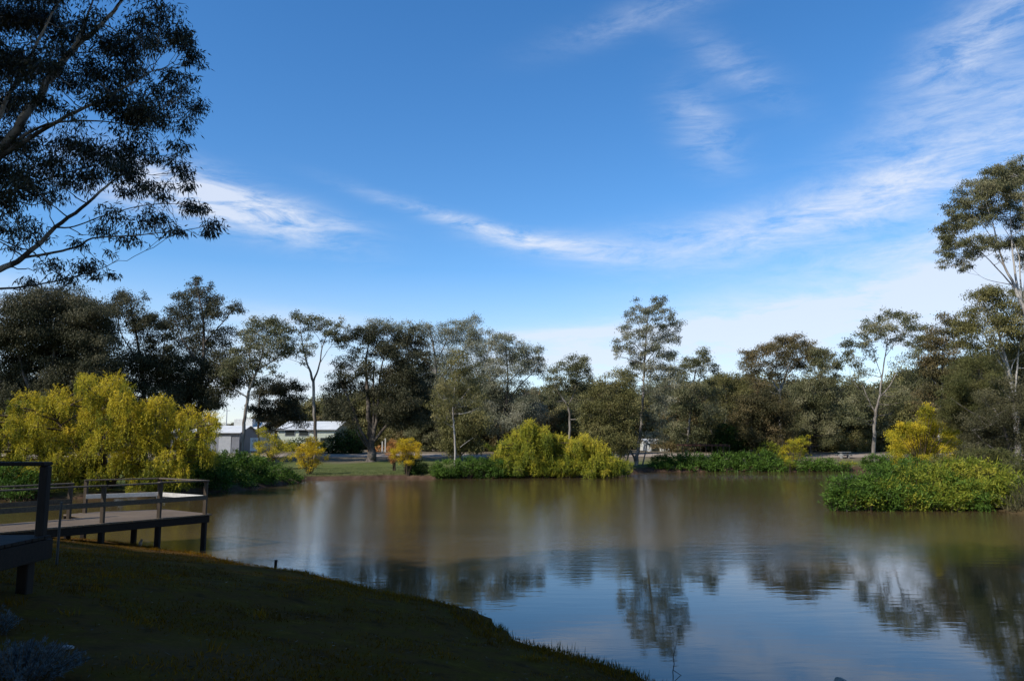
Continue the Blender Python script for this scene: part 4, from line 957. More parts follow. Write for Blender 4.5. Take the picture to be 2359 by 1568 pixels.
mound('bush', 'small green bush under the forked pinkish gum', 'bush', 76, [(2015,1066,26,14,.55),(2050,1066,30,16,.55,-1),(1998,1072,14,8,.6),(2040,1078,26,8,.5,-1)], 'hedge_leaf', L=.22, W=.08, lai=2.6)
mound('bush', 'dense dark green dome beside the low timber shelter', 'bush', 92,
  [(1668,1010,26,26,.4),(1690,1015,24,24,.4,.5),(1650,1020,20,24,.35),(1672,1032,34,18,.35),(1700,1030,18,18,.4)], 'hedge_dark', L=.28, W=.11, lai=3)
mound('bush', 'leafy green mass on the tip of the spit at the right', 'bush', 36.2,
  [(1935,1135,36,30,.6),(1975,1128,44,30,.6,.3),(2020,1122,46,34,.62,.5),(1925,1152,28,20,.55,-.3),(1965,1155,46,20,.5,-.4),(2015,1152,50,26,.55,-.2),(2065,1108,46,34,.55,1.2),(2060,1146,46,30,.6,-.4),(2105,1096,40,32,.5,2.2),(2140,1148,30,22,.75,-.35),(2200,1120,30,20,.8,.3),(2255,1158,34,18,.7,-.5)], 'hedge_leaf', L=.17, W=.05, lai=2.6, droop=-.3, kden=14)
mound('bush', 'lime and yellow leafy shrub spreading along the spit to the right edge', 'bush', 36.2,
  [(2110,1130,46,34,.5,.2),(2150,1115,46,34,.55,.8),(2195,1105,48,36,.65,1.2),(2240,1102,48,34,.7,1.2),(2290,1108,44,34,.65,.8),(2150,1150,46,24,.5,-.3),(2205,1145,48,28,.6,-.1),(2255,1140,48,30,.6,-.1),(2305,1142,40,28,.5,0),(2335,1130,30,34,.45,.4),(2190,1160,34,16,.5,-.6),(2100,1158,34,16,.55,-.5),(2050,1130,26,18,.45,-.3),(2005,1160,28,14,.4,-.5),(2075,1098,30,20,.5,1.0),(1960,1150,20,12,.35,-.45)], 'lime_leaf', L=.17, W=.05, lai=2.5, droop=-.3, kden=14)
mound('bush', 'dull green fern-like undergrowth between the lime shrub and the grey-brown thicket', 'bush', 44,
  [(2210,1068,40,20,.45),(2260,1064,40,24,.4),(2310,1070,40,26,.4),(2350,1085,30,34,.4,-2),(2170,1075,30,18,.5)], 'sheoak_leaf', L=.2, W=.04, lai=2.2, droop=-.4)
mound('reed_bed', 'dry brown grass clump at the waterline on the right edge', 'reeds', 35,
  [(2345,1168,20,16,.6),(2362,1150,22,26,.5),(2335,1178,18,6,.6)], 'twiggy_leaf', L=.35, W=.03, lai=1.8, droop=-1.0, spread=.4)
mound('bush', 'mixed green bush at the back of the lawn left of the umbrella-shaped gum', 'bush', 99, [(790,1020,26,22,.5),(815,1018,24,26,.4,1),(765,1028,22,18,.45),(800,1035,34,14,.4)], 'hedge_dark', L=.3, W=.12, lai=2.6)
mound('bush', 'dark green scrub against the wall of the long pale building', 'bush', 106, [(700,1026,36,14,.4),(660,1032,24,10,.45),(735,1034,26,12,.35)], 'hedge_dark', L=.3, W=.12, lai=2.6)
mound('bush', 'pinkish low flowering bush behind the track by two pale posts', 'bush', 104, [(880,1036,18,7,.6),(862,1040,14,5,.5),(900,1038,12,5,.5)], 'orange_leaf', L=.22, W=.1, lai=1.4, tint0=.3)
mound('bush', 'yellow-green scrub right of the shelter behind the low hedge', 'bush', 87, [(1770,1036,22,14,.4),(1745,1046,16,9,.35),(1792,1046,16,10,.4)], 'willow_green', L=.24, W=.09, lai=1.5)

# ------------------------------------------------------------------ the wood behind: one of each kind, then copies
def wood_kind(i, H_, leaf, bark, wide):
    Y0 = 120.0; x0, yb = 1179.5, 1045.0; px = F / Y0
    top = yb - H_ * px; w = wide * px / 2
    st = [[(x0, yb, .3), (x0 + 6 * (i - 2), yb - .4 * H_ * px, .22), (x0 + 9 * (i - 2), yb - .75 * H_ * px, .1)], [(x0 + 3, yb - .3 * H_ * px, .15), (x0 + w * .6, yb - .6 * H_ * px, .07)], [(x0 - 2, yb - .35 * H_ * px, .14), (x0 - w * .6, yb - .65 * H_ * px, .06)]]
    cl = []
    for k in range(30):
        u = rng.uniform(-1, 1); t = rng.uniform(0, 1)
        hw = w * math.sqrt(max(.08, 1 - (2 * t - .9) ** 2 * .8))
        cl.append((x0 + u * hw, top + (.06 + .80 * t) * H_ * px, rng.uniform(16, 30) * 1.1, rng.uniform(12, 22) * 1.1, rng.uniform(.7, 1.5)))
    return st, cl, leaf, bark


WOOD = []
for i, (H_, leaf, bark, wide, what) in enumerate([(11, 'gum_leaf_dark', 'grey_bark', 9, 'dark dense'), (12, 'gum_leaf', 'pale_bark', 8, 'mid green'), (10, 'gum_leaf_olive', 'pale_bark', 10, 'olive'), (13, 'gum_leaf_dark', 'white_bark', 7, 'narrow dark'), (9, 'gum_leaf_rust', 'grey_bark', 8, 'brownish')]):
    st, cl, lf, bk = wood_kind(i, H_, leaf, bark, wide)
    o = tree('wood_tree', what + ' gum among the massed trees of the wood behind the far bank', 'tree', 120.0, st, cl, lf, bk, L=.42, W=.17, lai=2.0, depth=.9, group=what + ' trees of the wood behind', twig_r=.02)
    WOOD.append((o, H_))


def copy_thing(src, loc, rz, sc, label=None, group=None):
    c = src.copy(); COL.objects.link(c)
    c.location = loc; c.rotation_euler = (0, 0, rz); c.scale = (sc, sc, sc)
    if label: c['label'] = label
    if group: c['group'] = group
    for ch in src.children:
        d = ch.copy(); COL.objects.link(d); d.parent = c
        for g2 in ch.children:
            e = g2.copy(); COL.objects.link(e); e.parent = d
    return c


sk_x = [-60, 60, 200, 400, 470, 500, 600, 640, 700, 760, 1000, 1250, 1500, 1650, 1750, 1940, 2060, 2200, 2420]
sk_y = [830, 850, 900, 935, 965, 975, 960, 945, 935, 890, 860, 885, 868, 852, 862, 868, 855, 830, 760]
used = set(); n_wood = 0
for row, (Y, dx) in enumerate([(106, 74), (122, 62), (142, 54), (168, 46)]):
    for x in np.arange(-70 + row * 17, 2430, dx):
        xx = x + rng.uniform(-.3, .3) * dx; yt = np.interp(xx, sk_x, sk_y) + rng.uniform(-8, 34) + (0 if row > 0 else 30)
        if 470 < xx < 800 and Y < 150: continue
        if row == 0 and (1420 < xx < 1560): continue
        if row == 0 and 830 < xx < 960: continue
        p = at(xx, yt, Y); g = gh(p[0], p[1]); Hn = p[2] - g
        if Hn < 3: Hn = 3 + rng.random()
        k = int(rng.integers(0, 5)); src, H_ = WOOD[k]
        loc = (p[0], Y + rng.uniform(-3, 3), g - .05); rz = rng.uniform(0, 6.28)
        if k not in used:
            src.location = loc; src.rotation_euler = (0, 0, rz); src.scale = (Hn / H_,) * 3; used.add(k)
        else:
            copy_thing(src, loc, rz, Hn / H_)
        n_wood += 1

# tall gums on the bank behind and left of the viewer: their shade lies over the near water and lawn
px_ = F / 120.0; x0, yb = 1179.5, 1045.0
stS = [[(x0, yb, .55), (x0 + 4, yb - 9 * px_, .42), (x0 - 3, yb - 18 * px_, .3), (x0, yb - 25 * px_, .12)], [(x0 + 3, yb - 10 * px_, .26), (x0 + 3 * px_, yb - 17 * px_, .16), (x0 + 4.5 * px_, yb - 22 * px_, .08)], [(x0, yb - 11 * px_, .26), (x0 - 3 * px_, yb - 17 * px_, .16), (x0 - 5 * px_, yb - 21 * px_, .08)]]
clS = [(x0 + rng.uniform(-1, 1) * 6.2 * px_ * math.sqrt(max(.15, 1 - (2 * t - 1) ** 2)), yb - (12.5 + 14.5 * t) * px_, rng.uniform(22, 34), rng.uniform(14, 24), rng.uniform(.7, 1.4)) for t in rng.uniform(0, 1, 34)]
SHADE = tree('shade_tree', 'tall gum on the near bank that throws its shade over the lawn and near water', 'tree', 120.0, stS, clS, 'gum_leaf', 'pale_bark', L=.5, W=.2, lai=1.5, depth=.95, group='shade trees on the near bank', twig_r=.02)
for i, (x, y, s) in enumerate([(-31, 0, .85), (-25, 1, .85), (-19, -1, .95), (-13, 1.5, .95), (-7.5, -1.5, 1.1), (-3, -3.5, 1.18), (2, -3, 1.15), (-16, -8, 1.1), (6, -6, 1.2), (-36, -3, .85), (-24, -1.5, .85), (-21, -5, 1.0)]):
    rz = rng.uniform(0, 6.28)
    if i == 0: SHADE.location = (x, y, gh(x, y) - .05); SHADE.rotation_euler = (0, 0, rz); SHADE.scale = (s, s, s)
    else: copy_thing(SHADE, (x, y, gh(x, y) - .05), rz, s)

# ------------------------------------------------------------------ jetty, upper deck, posts
M['deck'] = wood_mat('weathered_deck', (.08, .055, .034), (.185, .138, .092), 'X')
M['sunlit_board'] = wood_mat('sunlit_board', (.42, .40, .37), (.62, .60, .56), 'X')  # weathered far-side mid rails, their sunlit look lightened into the wood colour
M['rail'] = wood_mat('weathered_rail', (.055, .04, .027), (.15, .115, .08), 'X')
M['post'] = wood_mat('weathered_post', (.04, .028, .018), (.095, .069, .046), 'Z')
M['dark_wood'] = wood_mat('dark_wood', (.010, .0055, .003), (.024, .0145, .0085), 'X')
M['dark_post'] = wood_mat('dark_post', (.011, .0068, .0045), (.026, .017, .0115), 'Z')


def up2(u, n): return np.array([.59 * u - .808 * n + .19, .808 * u + .59 * n])


ZD = 1.03
jr = empty('jetty', (*up2(10, 22.5), 0), 'long weathered timber jetty with railings standing on posts in the pond', 'jetty')
J0 = np.array([*up2(10, 22.5), 0])
UD = math.atan2(.808, .59)
mb = MB()
for u in np.arange(2.2, 13.52, .145):          # planks laid across the walkway
    n1 = 24.05 + .85 * min(1, max(0, (13.5 - u) / 2)) if u > 10.8 else 23.5
    n1 = (24.95 if u < 11.9 else 24.95 - (u - 11.9) * .5) if u > 10.8 else 23.5
    a = up2(u, 21.46 + rng.uniform(-.012, .012)); b = up2(u, n1 + rng.uniform(-.012, .012))
    mb.bar((*a, ZD - .02), (*b, ZD - .02 + rng.uniform(-.003, .003)), .135, .04, .004)
mb.build('decking', M['deck'], jr, J0)
for nn, u0, u1 in ((21.52, 2.2, 13.5), (23.44, 2.2, 10.75), (24.85, 10.8, 12.0)):
    MB().bar((*up2(u0, nn), ZD - .15), (*up2(u1, nn), ZD - .15), .06, .2, .006).build('bearer', M['dark_wood'], jr, J0)
MB().bar((*up2(13.5, 21.52), ZD - .15), (*up2(13.5, 24.2), ZD - .15), .06, .2, .006).build('bearer', M['dark_wood'], jr, J0)
fp = [(13.4, 21.58), (11.95, 21.58), (10.35, 21.58), (8.75, 21.58), (7.15, 21.58), (5.5, 21.58), (3.9, 21.58)]
bp = [(13.35, 24.1), (11.4, 24.85), (10.3, 23.42), (8.45, 23.42), (6.6, 23.42), (4.8, 23.42)]
for (u, n) in fp + bp:
    p = up2(u, n); lean = rng.normal(0, .012, 2)
    MB().bar((p[0], p[1], ZD - .02), (p[0] + lean[0], p[1] + lean[1], ZD + .97), .1, .1, .008).build('post', M['post'], jr, J0)
for (u, n) in fp + bp + [(12.0, 23.0)]:
    p = up2(u, n)
    z0 = min(-.5, gh(p[0], p[1]) - .3)
    MB().bar((p[0], p[1], z0), (p[0], p[1], ZD - .055 if (u, n) != (12.0, 23.0) else ZD - .05), .135, .135, .01).build('leg', M['dark_post'], jr, J0)


def rail_run(pts, side, mid='rail'):
    for a, b in zip(pts[:-1], pts[1:]):
        A, B = up2(*a), up2(*b); d = (B - A) / np.linalg.norm(B - A); nrm_ = np.array([-d[1], d[0]]) * side * .066
        MB().bar((*(A - d * .06), ZD + .995), (*(B + d * .06), ZD + .995 + rng.normal(0, .006)), .15, .04, .005).build('handrail', M['rail'], jr, J0)
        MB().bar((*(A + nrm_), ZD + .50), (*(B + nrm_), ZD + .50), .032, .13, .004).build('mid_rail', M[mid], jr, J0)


rail_run(fp, 1)
rail_run([(13.4, 21.58), (13.35, 24.1)], 1, 'sunlit_board')
rail_run([(13.35, 24.1), (11.4, 24.85)], 1, 'sunlit_board')
rail_run([(10.3, 23.42), (8.45, 23.42), (6.6, 23.42), (4.8, 23.42)], 1)

ZN = 2.1
K = np.array([-5.82, 9.75])
dr = empty('timber_landing', (K[0], K[1], 0), 'dark brown raised timber landing with one thick rail post at the left edge', 'deck')
D0 = np.array([K[0], K[1], 0])
mb = MB()
for y in np.arange(4.6, 9.85, .125):
    mb.box((-8.4, y, ZN - .02), (5.2 + rng.uniform(-.01, .01), .118, .04), 0, .004)
mb.build('decking', M['dark_wood'], dr, D0)
MB().box((-5.83, 7.2, ZN - .17), (.05, 5.3, .24), 0, .006).build('fascia_board', M['dark_wood'], dr, D0)
MB().box((-8.4, 9.84, ZN - .17), (5.0, .05, .24), 0, .006).build('fascia_board', M['dark_wood'], dr, D0)
MB().box((-5.89, 9.72, ZN + .42), (.105, .105, .88), 0, .012).build('post', M['dark_post'], dr, D0)
MB().box((-8.36, 9.72, ZN + .885), (5.0, .2, .05), 0, .01).build('handrail', M['dark_wood'], dr, D0)
MB().box((-8.7, 9.72, ZN + .42), (.13, .13, .88), 0, .012).build('post', M['dark_post'], dr, D0)
for (x, y) in ((-5.98, 9.62), (-8.6, 9.62), (-5.98, 5.6), (-8.6, 7.2)):
    MB().box((x, y, (ZN - .06 + gh(x, y) - .3) / 2), (.14, .14, ZN - .06 - gh(x, y) + .3), 0, .01).build('leg', M['dark_post'], dr, D0)

M['steel'] = plain_mat('dull_steel', (.018, .016, .016), .5, .3, 8, .5)
p = onz(132.6, 1271, 1.5); g = gh(p[0], p[1])
tag(MB().tube([(p[0], p[1], g - .2), (p[0], p[1], g + .6), (p[0] + .006, p[1], g + .98)], [.02, .02, .019], 10).build('metal_pole', M['steel'], None, (0, 0, 0), False),
    'thin dark metal pole standing on the bank between the landing and the jetty', 'pole')
p = onz(633, 1317, .08); g = gh(p[0], p[1])
tag(MB().bar((p[0], p[1], g - .2), (p[0] + .02, p[1], g + .24), .065, .06, .012).build('wooden_stake', M['dark_post']), 'short dark wooden stake at the near waterline beyond the jetty', 'stake')

# ------------------------------------------------------------------ buildings behind the trees
M['shed_wall'] = sheet_mat('shed_wall', (.22, .225, .25), .5, 24)
M['white_roof'] = sheet_mat('white_roof', (.74, .73, .68), .4, 12)
M['white_wall'] = sheet_mat('white_wall', (.70, .70, .66), .5, 16)
M['green_wall'] = sheet_mat('green_wall', (.58, .62, .50), .5, 14)
M['dark_open'] = plain_mat('dark_opening', (.03, .035, .03), .4, .2)
M['trim'] = plain_mat('grey_trim', (.35, .36, .38), .5, .1)


def gable_shed(label, x0, x1, ye, yr, Y, depth, wallm, roofm, over=.25, door=None, doorm='dark_open', windows=()):
    a = at(x0, ye, Y); b = at(x1, ye, Y); g = gh((a[0] + b[0]) / 2, Y); ze = a[2]; zr = at(x0, yr, Y + depth / 2)[2]
    cx = (a[0] + b[0]) / 2; w = b[0] - a[0]
    o = empty('shed', (cx, Y, g), label, 'building'); O = (cx, Y, g)
    m = MB()
    V = [(a[0], Y, g - .1), (b[0], Y, g - .1), (b[0], Y + depth, g - .1), (a[0], Y + depth, g - .1), (a[0], Y, ze), (b[0], Y, ze), (b[0], Y + depth, ze), (a[0], Y + depth, ze), (a[0], Y + depth / 2, zr - .06), (b[0], Y + depth / 2, zr - .06)]
    m.add(V, [(0, 1, 5, 4), (2, 3, 7, 6), (1, 2, 6, 9, 5), (3, 0, 4, 8, 7)]); m.build('wall', wallm, o, O)
    m = MB(); t = .05
    for s_ in (0, 1):
        y0, y1 = (Y - over, Y + depth / 2) if s_ == 0 else (Y + depth + over, Y + depth / 2)
        zl = ze + .02 - over * (zr - ze) / (depth / 2)
        q = [(a[0] - over, y0, zl), (b[0] + over, y0, zl), (b[0] + over, y1, zr), (a[0] - over, y1, zr)]
        m.add(q + [(p[0], p[1], p[2] - t) for p in q], [(0, 1, 2, 3), (7, 6, 5, 4), (0, 4, 5, 1), (1, 5, 6, 2), (3, 7, 4, 0)])
    m.build('roof', roofm, o, O)
    MB().box((cx, Y - over - .05, zl - .06), (w + 2 * over, .09, .1), 0, .01).build('gutter', M['trim'], o, O)
    if door:
        d0, d1, dy = door; pa = at(d0, dy, Y); pb = at(d1, dy, Y)
        MB().box(((pa[0] + pb[0]) / 2, Y - .03, (pa[2] + g) / 2), (pb[0] - pa[0], .06, pa[2] - g), 0, .01).build('door', M[doorm], o, O)
    for wx in windows:
        pa = at(wx, 997, Y)
        f = MB().box((pa[0], Y - .03, pa[2]), (1.5, .07, .8), 0, .01).build('window', M['trim'], o, O)
        MB().box((pa[0], Y - .075, pa[2]), (1.34, .02, .66)).build('pane', M['dark_open'], f, O)
    return o


gable_shed('grey steel shed with a pale roof behind the right end of the willow', 395, 552, 995, 980, 99, 7, M['shed_wall'], M['white_roof'], door=(505, 533, 1004), doorm='trim')
gable_shed('small white building with a stepped parapet just behind the grey shed', 535, 592, 986, 972, 108, 8, M['white_wall'], M['white_roof'])
gable_shed('long pale green and white building seen between the gum trunks', 640, 772, 988, 970, 112, 12, M['green_wall'], M['white_roof'], door=(738, 768, 1008), windows=(668, 700))
gable_shed('white-roofed low building behind the foot of the tallest gum', 1494, 1546, 1020, 1010, 108, 8, M['white_wall'], M['white_roof'], door=(1500, 1518, 1028))
gable_shed('far white outbuilding glimpsed beyond the low timber shelter', 1590, 1640, 1018, 1008, 128, 8, M['white_wall'], M['white_roof'])
# parapet block of the white building
pa, pb = at(548, 966, 110), at(590, 966, 110)
o = [q for q in SC.objects if q.get('label', '').startswith('small white building')][0]
MB().box(((pa[0] + pb[0]) / 2, 110, pa[2] - .7), (pb[0] - pa[0], 3.0, 1.5), 0, .02).build('parapet', M['white_wall'], o, tuple(o.location))

# sign board
M['sign'] = plain_mat('sign_face', (.68, .68, .70), .5, .06)
M['sign_ink'] = plain_mat('sign_ink', (.10, .09, .10), .6, .2)
Y = 88.0; a = at(577, 1008, Y); b = at(594, 1038, Y); cx = (a[0] + b[0]) / 2; g = gh(cx, Y)
so_ = empty('notice_board', (cx, Y, g), 'white notice board with dark line drawing on two thin legs', 'sign'); O = (cx, Y, g)
w, h = b[0] - a[0], a[2] - b[2]; cz = (a[2] + b[2]) / 2
MB().box((cx, Y, cz), (w, .05, h), 0, .01).build('board', M['sign'], so_, O)
for s_ in (-1, 1):
    MB().bar((cx + s_ * w * .46, Y + .06, g - .2), (cx + s_ * w * .46, Y + .06, a[2]), .05, .05).build('leg', M['trim'], so_, O)
m = MB()
for q in ([(-.3, .32), (-.1, .2), (-.05, .0), (-.25, -.1)], [(.1, .35), (.3, .2), (.15, .05), (.32, -.15)], [(-.3, -.2), (0, -.12), (.2, -.3)], [(-.1, .38), (.05, .25)], [(-.05, -.15), (-.1, -.4)]):
    Q = [(cx + px * w, Y - .03, cz + pz * h) for px, pz in q]
    for p0, p1 in zip(Q[:-1], Q[1:]): m.bar(p0, p1, .012, .05)
m.build('drawing', M['sign_ink'], so_, O)

# low timber shelter on thin posts
M['red_beam'] = wood_mat('red_brown_beam', (.06, .022, .016), (.12, .05, .038), 'X')
Y = 86.0
pts = [(1572, 1050), (1592, 1052), (1611, 1052), (1632, 1054), (1657, 1048), (1677, 1046)]
c0 = at(1625, 1040, Y); g0 = gh(c0[0], Y); O = (c0[0], Y, g0)
sh = empty('timber_shelter', O, 'low timber frame with a reddish top beam on thin posts behind the hedge', 'shelter')
zt = at(1625, 1025, Y)[2]; xl, xr = at(1570, 1025, Y)[0], at(1682, 1025, Y)[0]
for yy in (Y, Y + 2.4):
    MB().bar((xl, yy, zt), (xr, yy, zt - .05), .09, .14, .01).build('beam', M['red_beam'], sh, O)
m = MB()
for x in np.arange(xl + .15, xr, .5): m.bar((x, Y - .25, zt + .1), (x, Y + 2.65, zt + .1), .05, .07)
m.build('rafters', M['dark_wood'], sh, O)
for x in np.linspace(xl + .1, xr - .1, 5):
    for yy in (Y, Y + 2.4):
        MB().bar((x, yy, gh(x, yy) - .2), (x, yy, zt - .07), .08, .08, .01).build('post', M['post'], sh, O)

# two pale posts, a grey pole, a stone table
M['pale_post'] = wood_mat('pale_post', (.42, .40, .36), (.6, .58, .53), 'Z')
for (x, yt, yb, lab) in ((888, 1009, 1040, 'taller pale post standing behind the pinkish bush'), (881, 1016, 1040, 'shorter pale post left of the taller one behind the pinkish bush')):
    a = at(x, yt, 103); g = gh(a[0], 103)
    tag(MB().bar((a[0], 103, g - .2), (a[0], 103, a[2]), .16, .14, .02).build('pale_post', M['pale_post']), lab, 'post', 'pale posts behind the track')
a = at(523, 944, 122); g = gh(a[0], 122)
pr = empty('light_pole', (a[0], 122, g), 'thin grey pole rising behind the shed roofs', 'pole')
MB().tube([(a[0], 122, g - .3), (a[0], 122, a[2])], [.1, .07], 8).build('pole', M['trim'], pr, (a[0], 122, g))
MB().bar((a[0] - .5, 122, a[2] - .1), (a[0] + .5, 122, a[2] - .1), .08, .08).build('arm', M['trim'], pr, (a[0], 122, g))
M['concrete'] = plain_mat('pale_concrete', (.22, .22, .21), .8, .2, 5)
a = at(1946, 1050, 92); g = gh(a[0], 92); O = (a[0], 92, g)
tb_ = empty('picnic_table', O, 'pale picnic table with two benches on the bare ground at the far right bank', 'picnic table')
MB().box((a[0], 92, g + .72), (1.4, .65, .06), .3, .01).build('table_top', M['concrete'], tb_, O)
for s_ in (-1, 1):
    MB().box((a[0] + .6 * s_ * math.sin(-.3), 92 + .6 * s_ * math.cos(.3), g + .43), (1.6, .28, .05), .3, .01).build('bench', M['concrete'], tb_, O)
    MB().box((a[0] + .5 * s_ * math.cos(.3), 92 + .5 * s_ * math.sin(.3), g + .33), (.1, 1.3, .1), .3).add(*(lambda q: (q.v, q.f))(MB().box((a[0] + .5 * s_ * math.cos(.3), 92 + .5 * s_ * math.sin(.3), g + .34), (.09, .4, .72), .3))).build('leg', M['concrete'], tb_, O)

# ------------------------------------------------------------------ near lawn: grass, weeds, leaf litter, silver shrubs, stones, twig
def lawn_points(n, y0, y1, smin, smax):
    out = []
    tot = 0
    while tot < n:
        Y = y0 + (y1 - y0) * rng.random(n * 2) ** 1.15; X = rng.uniform(-.74, .74, n * 2) * (Y + 1.5)
        s = sdf(X, Y); ok = (s > smin) & (s < smax) & (X < 14)
        out.append(np.column_stack([X[ok], Y[ok], s[ok]])); tot += ok.sum()
    return np.concatenate(out)[:n]


lv = Leaves()
Q = lawn_points(110000, 4.5, 25, .12, 60)
pat = np.sin(Q[:, 0] * 1.9 + np.sin(Q[:, 1] * 1.3) * 1.4) * np.sin(Q[:, 1] * 1.6 - Q[:, 0] * .5)
pat = pat + .7 * np.sin(Q[:, 0] * .8 + 1.3 * np.sin(Q[:, 1] * .55)) * np.sin(Q[:, 1] * .7 + Q[:, 0] * .35 + 1)
Q = Q[pat + rng.normal(0, .3, len(Q)) > -.12]
pat = np.sin(Q[:, 0] * 1.1 + 2) * np.sin(Q[:, 1] * .8 + Q[:, 0] * .3)
Z = height(Q[:, 0], Q[:, 1], Q[:, 2])
n = len(Q)
lv.add(np.column_stack([Q[:, :2], Z - .008]), nrm(rng.normal(size=(n, 3)) * .75 + np.array([0, 0, 1.0])), rng.uniform(.03, .075, n), rng.uniform(.006, .012, n), np.clip(.42 + pat * .18 + rng.normal(0, .16, n), 0, 1))
E = lawn_points(17000, 7, 24, .03, .75)
keep = np.sin(E[:, 0] * 2.1) * np.sin(E[:, 1] * 1.7 + 1) + rng.normal(0, .5, len(E)) > -.2
E = E[keep]; Z = height(E[:, 0], E[:, 1], E[:, 2]); n = len(E)
lv.add(np.column_stack([E[:, :2], Z - .01]), nrm(rng.normal(size=(n, 3)) * .45 + np.array([0, 0, 1.0])), rng.uniform(.04, .12, n), rng.uniform(.006, .014, n), np.clip(.6 + rng.normal(0, .2, n), 0, 1))
TQ = lawn_points(420, 4.6, 24, .15, 40); TQ = TQ[(rng.random(len(TQ)) < .35) | (TQ[:, 2] < 1.6)]
for x, y, s_ in TQ:
    m = int(rng.integers(14, 40)); q = np.column_stack([rng.normal(x, .07, m), rng.normal(y, .08, m)]); hh = rng.uniform(.06, .17)
    lv.add(np.column_stack([q, height(q[:, 0], q[:, 1]) - .01]), nrm(rng.normal(size=(m, 3)) * .4 + np.array([0, 0, 1.0]) + rng.normal(0, .15, 3)), hh * rng.uniform(.5, 1.1, m), rng.uniform(.006, .013, m), np.clip(rng.uniform(.25, .95) + rng.normal(0, .1, m), 0, 1))
tag(lv.build('bank_grass', M['grass_blade'], None, (0, 0, 0)), 'short dark grass covering the shaded near bank', 'grass', kind='stuff')

lv = Leaves()
for (x, y, n, h) in ((1290, 1500, 26, .3), (1303, 1496, 30, .34), (1315, 1508, 22, .26), (1340, 1520, 22, .2), (1360, 1525, 18, .22), (1385, 1535, 22, .2), (1400, 1545, 20, .22), (1430, 1552, 22, .2), (1455, 1562, 20, .22), (1150, 1455, 40, .2), (1165, 1460, 30, .16), (1130, 1448, 30, .2), (1230, 1484, 20, .15), (900, 1370, 30, .18), (860, 1362, 24, .15), (950, 1380, 24, .15), (1490, 1560, 16, .2), (1250, 1490, 16, .18), (780, 1345, 24, .16), (1440, 1575, 20, .2)):
    c = onz(x, y, .02)
    P = c + np.column_stack([rng.normal(0, .12, n), rng.normal(0, .14, n), np.zeros(n)]); P[:, 2] = np.maximum(height(P[:, 0], P[:, 1]), -.1) - .03
    lv.add(P, nrm(rng.normal(size=(n, 3)) * .28 + np.array([0, 0, 1.0])), h * .6 * rng.uniform(.4, 1.2, n) + .03, rng.uniform(.006, .013, n), rng.uniform(.1, .8, n))
tag(lv.build('waterside_weeds', M['reed_blade'], None, (0, 0, 0)), 'thin green weeds sprouting along the near waterline', 'weeds', kind='stuff')

lv = Leaves()
Q = lawn_points(1700, 4.5, 23, .2, 60); Z = height(Q[:, 0], Q[:, 1], Q[:, 2]); n = len(Q)
A = rng.normal(size=(n, 3)); A[:, 2] *= .2
lv.add(np.column_stack([Q[:, :2], Z + .022]), nrm(A), rng.uniform(.03, .10, n), rng.uniform(.012, .024, n), np.clip(rng.normal(.35, .3, n), 0, 1), S=np.tile([0, .1, 1.0], (n, 1)) + rng.normal(0, .2, (n, 3)))
tag(lv.build('leaf_litter', M['litter'], None, (0, 0, 0)), 'dry brown and pale gum leaves scattered over the near lawn', 'leaf litter', kind='stuff')

lv = Leaves()                                        # rough grass on the far lawn and bank edge
X = rng.uniform(-24, 2, 60000); Yv = rng.uniform(60, 76, 60000); s = sdf(X, Yv); ok = (s > .35) & (s < 12); X, Yv, s = X[ok], Yv[ok], s[ok]
n = len(X)
lv.add(np.column_stack([X, Yv, height(X, Yv, s) - .01]), nrm(rng.normal(size=(n, 3)) * .5 + np.array([0, 0, 1.0])), np.where(s < 1.2, rng.uniform(.08, .2, n), rng.uniform(.03, .07, n)), rng.uniform(.02, .035, n), np.clip(rng.normal(.55, .2, n), 0, 1))
M['lawn_blade'] = leaf_mat('lawn_blade', [(0, (.05, .065, .02)), (.5, (.12, .14, .045)), (1, (.20, .20, .09))], .25)
tag(lv.build('lawn_grass', M['lawn_blade'], None, (0, 0, 0)), 'sunlit mown grass on the far lawn', 'grass', kind='stuff')


def silver(label, cx, cy, R, h, n):
    g = gh(cx, cy); root = np.array([cx, cy, g]); lv, tb = Leaves(), Tubes()
    for i in range(n):
        a = rng.uniform(0, 6.28); r = R * math.sqrt(rng.random()); top = h * (1 - .75 * (r / R) ** 2) * rng.uniform(.75, 1.15)
        p0 = root + np.array([math.cos(a) * r * .5, math.sin(a) * r * .5, -.03]); p1 = root + np.array([math.cos(a) * r * 1.1, math.sin(a) * r * 1.1, top])
        Q = bez(p0, (p0 + p1) / 2 + np.array([0, 0, .05]), p1, 6); tb.add(Q, np.linspace(.004, .002, 6), 3)
        m = 26; t = rng.uniform(.3, 1, m); B = np.array([Q[min(5, int(k * 5))] for k in t]) + rng.normal(0, .006, (m, 3))
        lv.add(B, nrm(rng.normal(size=(m, 3)) * .7 + (p1 - p0) / np.linalg.norm(p1 - p0)), rng.uniform(.02, .045, m), .007, rng.normal(.5, .2, m))
    o = empty('silver_shrub', root, label, 'shrub', 'silver-leaved shrubs on the near lawn')
    tb.build('stem', M['stem_bark'], o, root); lv.build('foliage', M['silver_leaf'], o, root)


p = onz(45, 1515, 1.62); silver('larger silver-blue leafy shrub low in the bottom left corner', p[0], p[1], .5, .3, 240)
p = onz(-25, 1420, 1.62); silver('smaller silver-blue shrub half out of the picture above the larger one', p[0], p[1], .26, .3, 70)


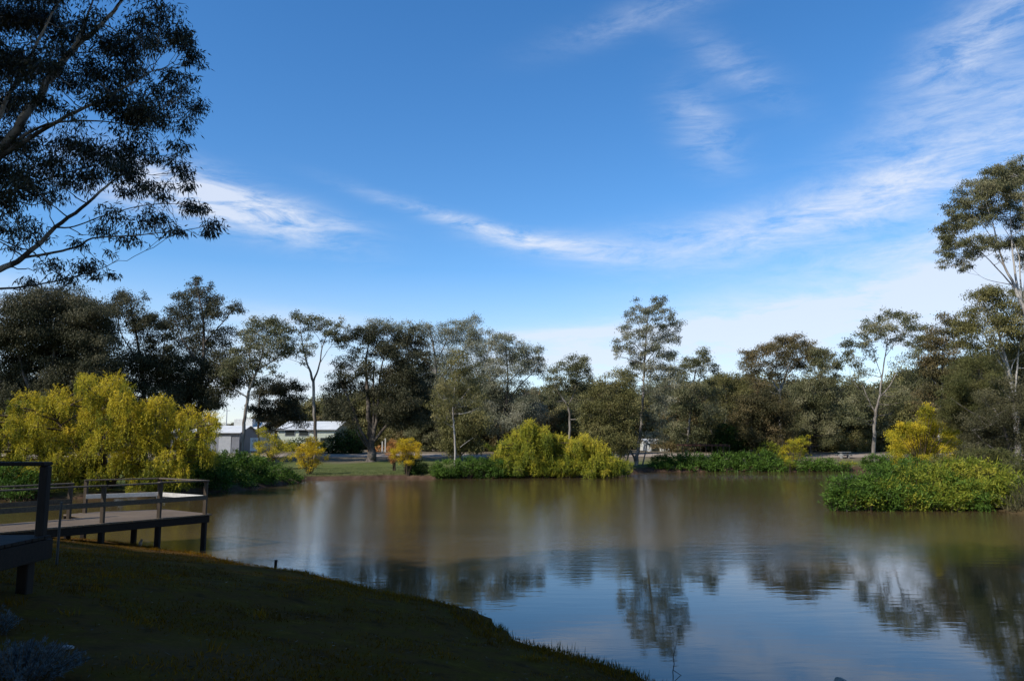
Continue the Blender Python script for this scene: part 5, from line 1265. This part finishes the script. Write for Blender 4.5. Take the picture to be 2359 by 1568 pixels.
def rock(name, label, p, size, mat, cat='stone', seed=1):
    r = np.random.default_rng(seed); V, Fq = [], []
    nu, nv = 14, 8
    for j in range(nv + 1):
        for i in range(nu):
            th = math.pi * j / nv; ph = 2 * math.pi * i / nu
            d = np.array([math.sin(th) * math.cos(ph), math.sin(th) * math.sin(ph), math.cos(th)])
            k = 1 + .14 * math.sin(3 * d[0] * 1.7 + seed) + .12 * math.cos(4 * d[1] + seed * 2) + .08 * math.sin(5 * d[2] + d[0] * 3)
            V.append(np.sign(d) * np.abs(d) ** .75 * k * np.array(size) / 2)
    for j in range(nv):
        for i in range(nu):
            a, b = j * nu + i, j * nu + (i + 1) % nu
            Fq.append((a, a + nu, b + nu, b))
    return tag(mesh_np(name, np.array(V) + p, np.array(Fq), mat, None, smooth=True), label, cat)


M['pale_stone'] = plain_mat('pale_stone', (.38, .36, .35), .85, .3, 12, .3, .01)
M['river_stone'] = plain_mat('river_stone', (.30, .25, .20), .8, .35, 14, .3, .01)
p = onz(155, 1490, 1.62); rock('stone', 'flat pale stone on the dark lawn beside the larger silver-blue shrub', p + np.array([0, 0, .0]), (.085, .07, .03), M['pale_stone'], seed=3)
p = onz(1938, 1571, .0); rock('stone', 'pale rounded stone breaking the water at the bottom edge', p, (.2, .16, .11), M['river_stone'], seed=8)
p = onz(322, 1262, .12); g = gh(p[0], p[1])
M['driftwood'] = plain_mat('driftwood', (.36, .27, .21), .8, .3, 10)
tag(MB().tube([(p[0], p[1], g - .06), (p[0] + .01, p[1], g + .1), (p[0] + .05, p[1], g + .2)], [.05, .045, .02], 7).tube([(p[0], p[1], g + .1), (p[0] + .09, p[1] - .02, g + .17)], [.025, .01], 6).build('driftwood_stub', M['driftwood']), 'small pale driftwood stub at the waterline under the jetty', 'driftwood')
# bare twig standing in the near water
p = onz(1552, 1556, 0.0)
def tw(dx, dz): return (p[0] + dx, p[1] + dx * .3, dz)
tag(MB().tube([tw(.0, -.1), tw(-.012, .06), tw(.012, .16), tw(.0, .26), tw(.05, .42), tw(.075, .5)], [.007, .006, .006, .005, .003, .002], 6).tube([tw(-.005, .08), tw(.08, .02), tw(.16, -.03)], [.005, .004, .003], 5).tube([tw(.03, .36), tw(-.02, .46)], [.003, .0015], 5).build('bare_twig', M['dark_bark']),
    'bare dark forked twig sticking out of the water near the bottom edge', 'twig')
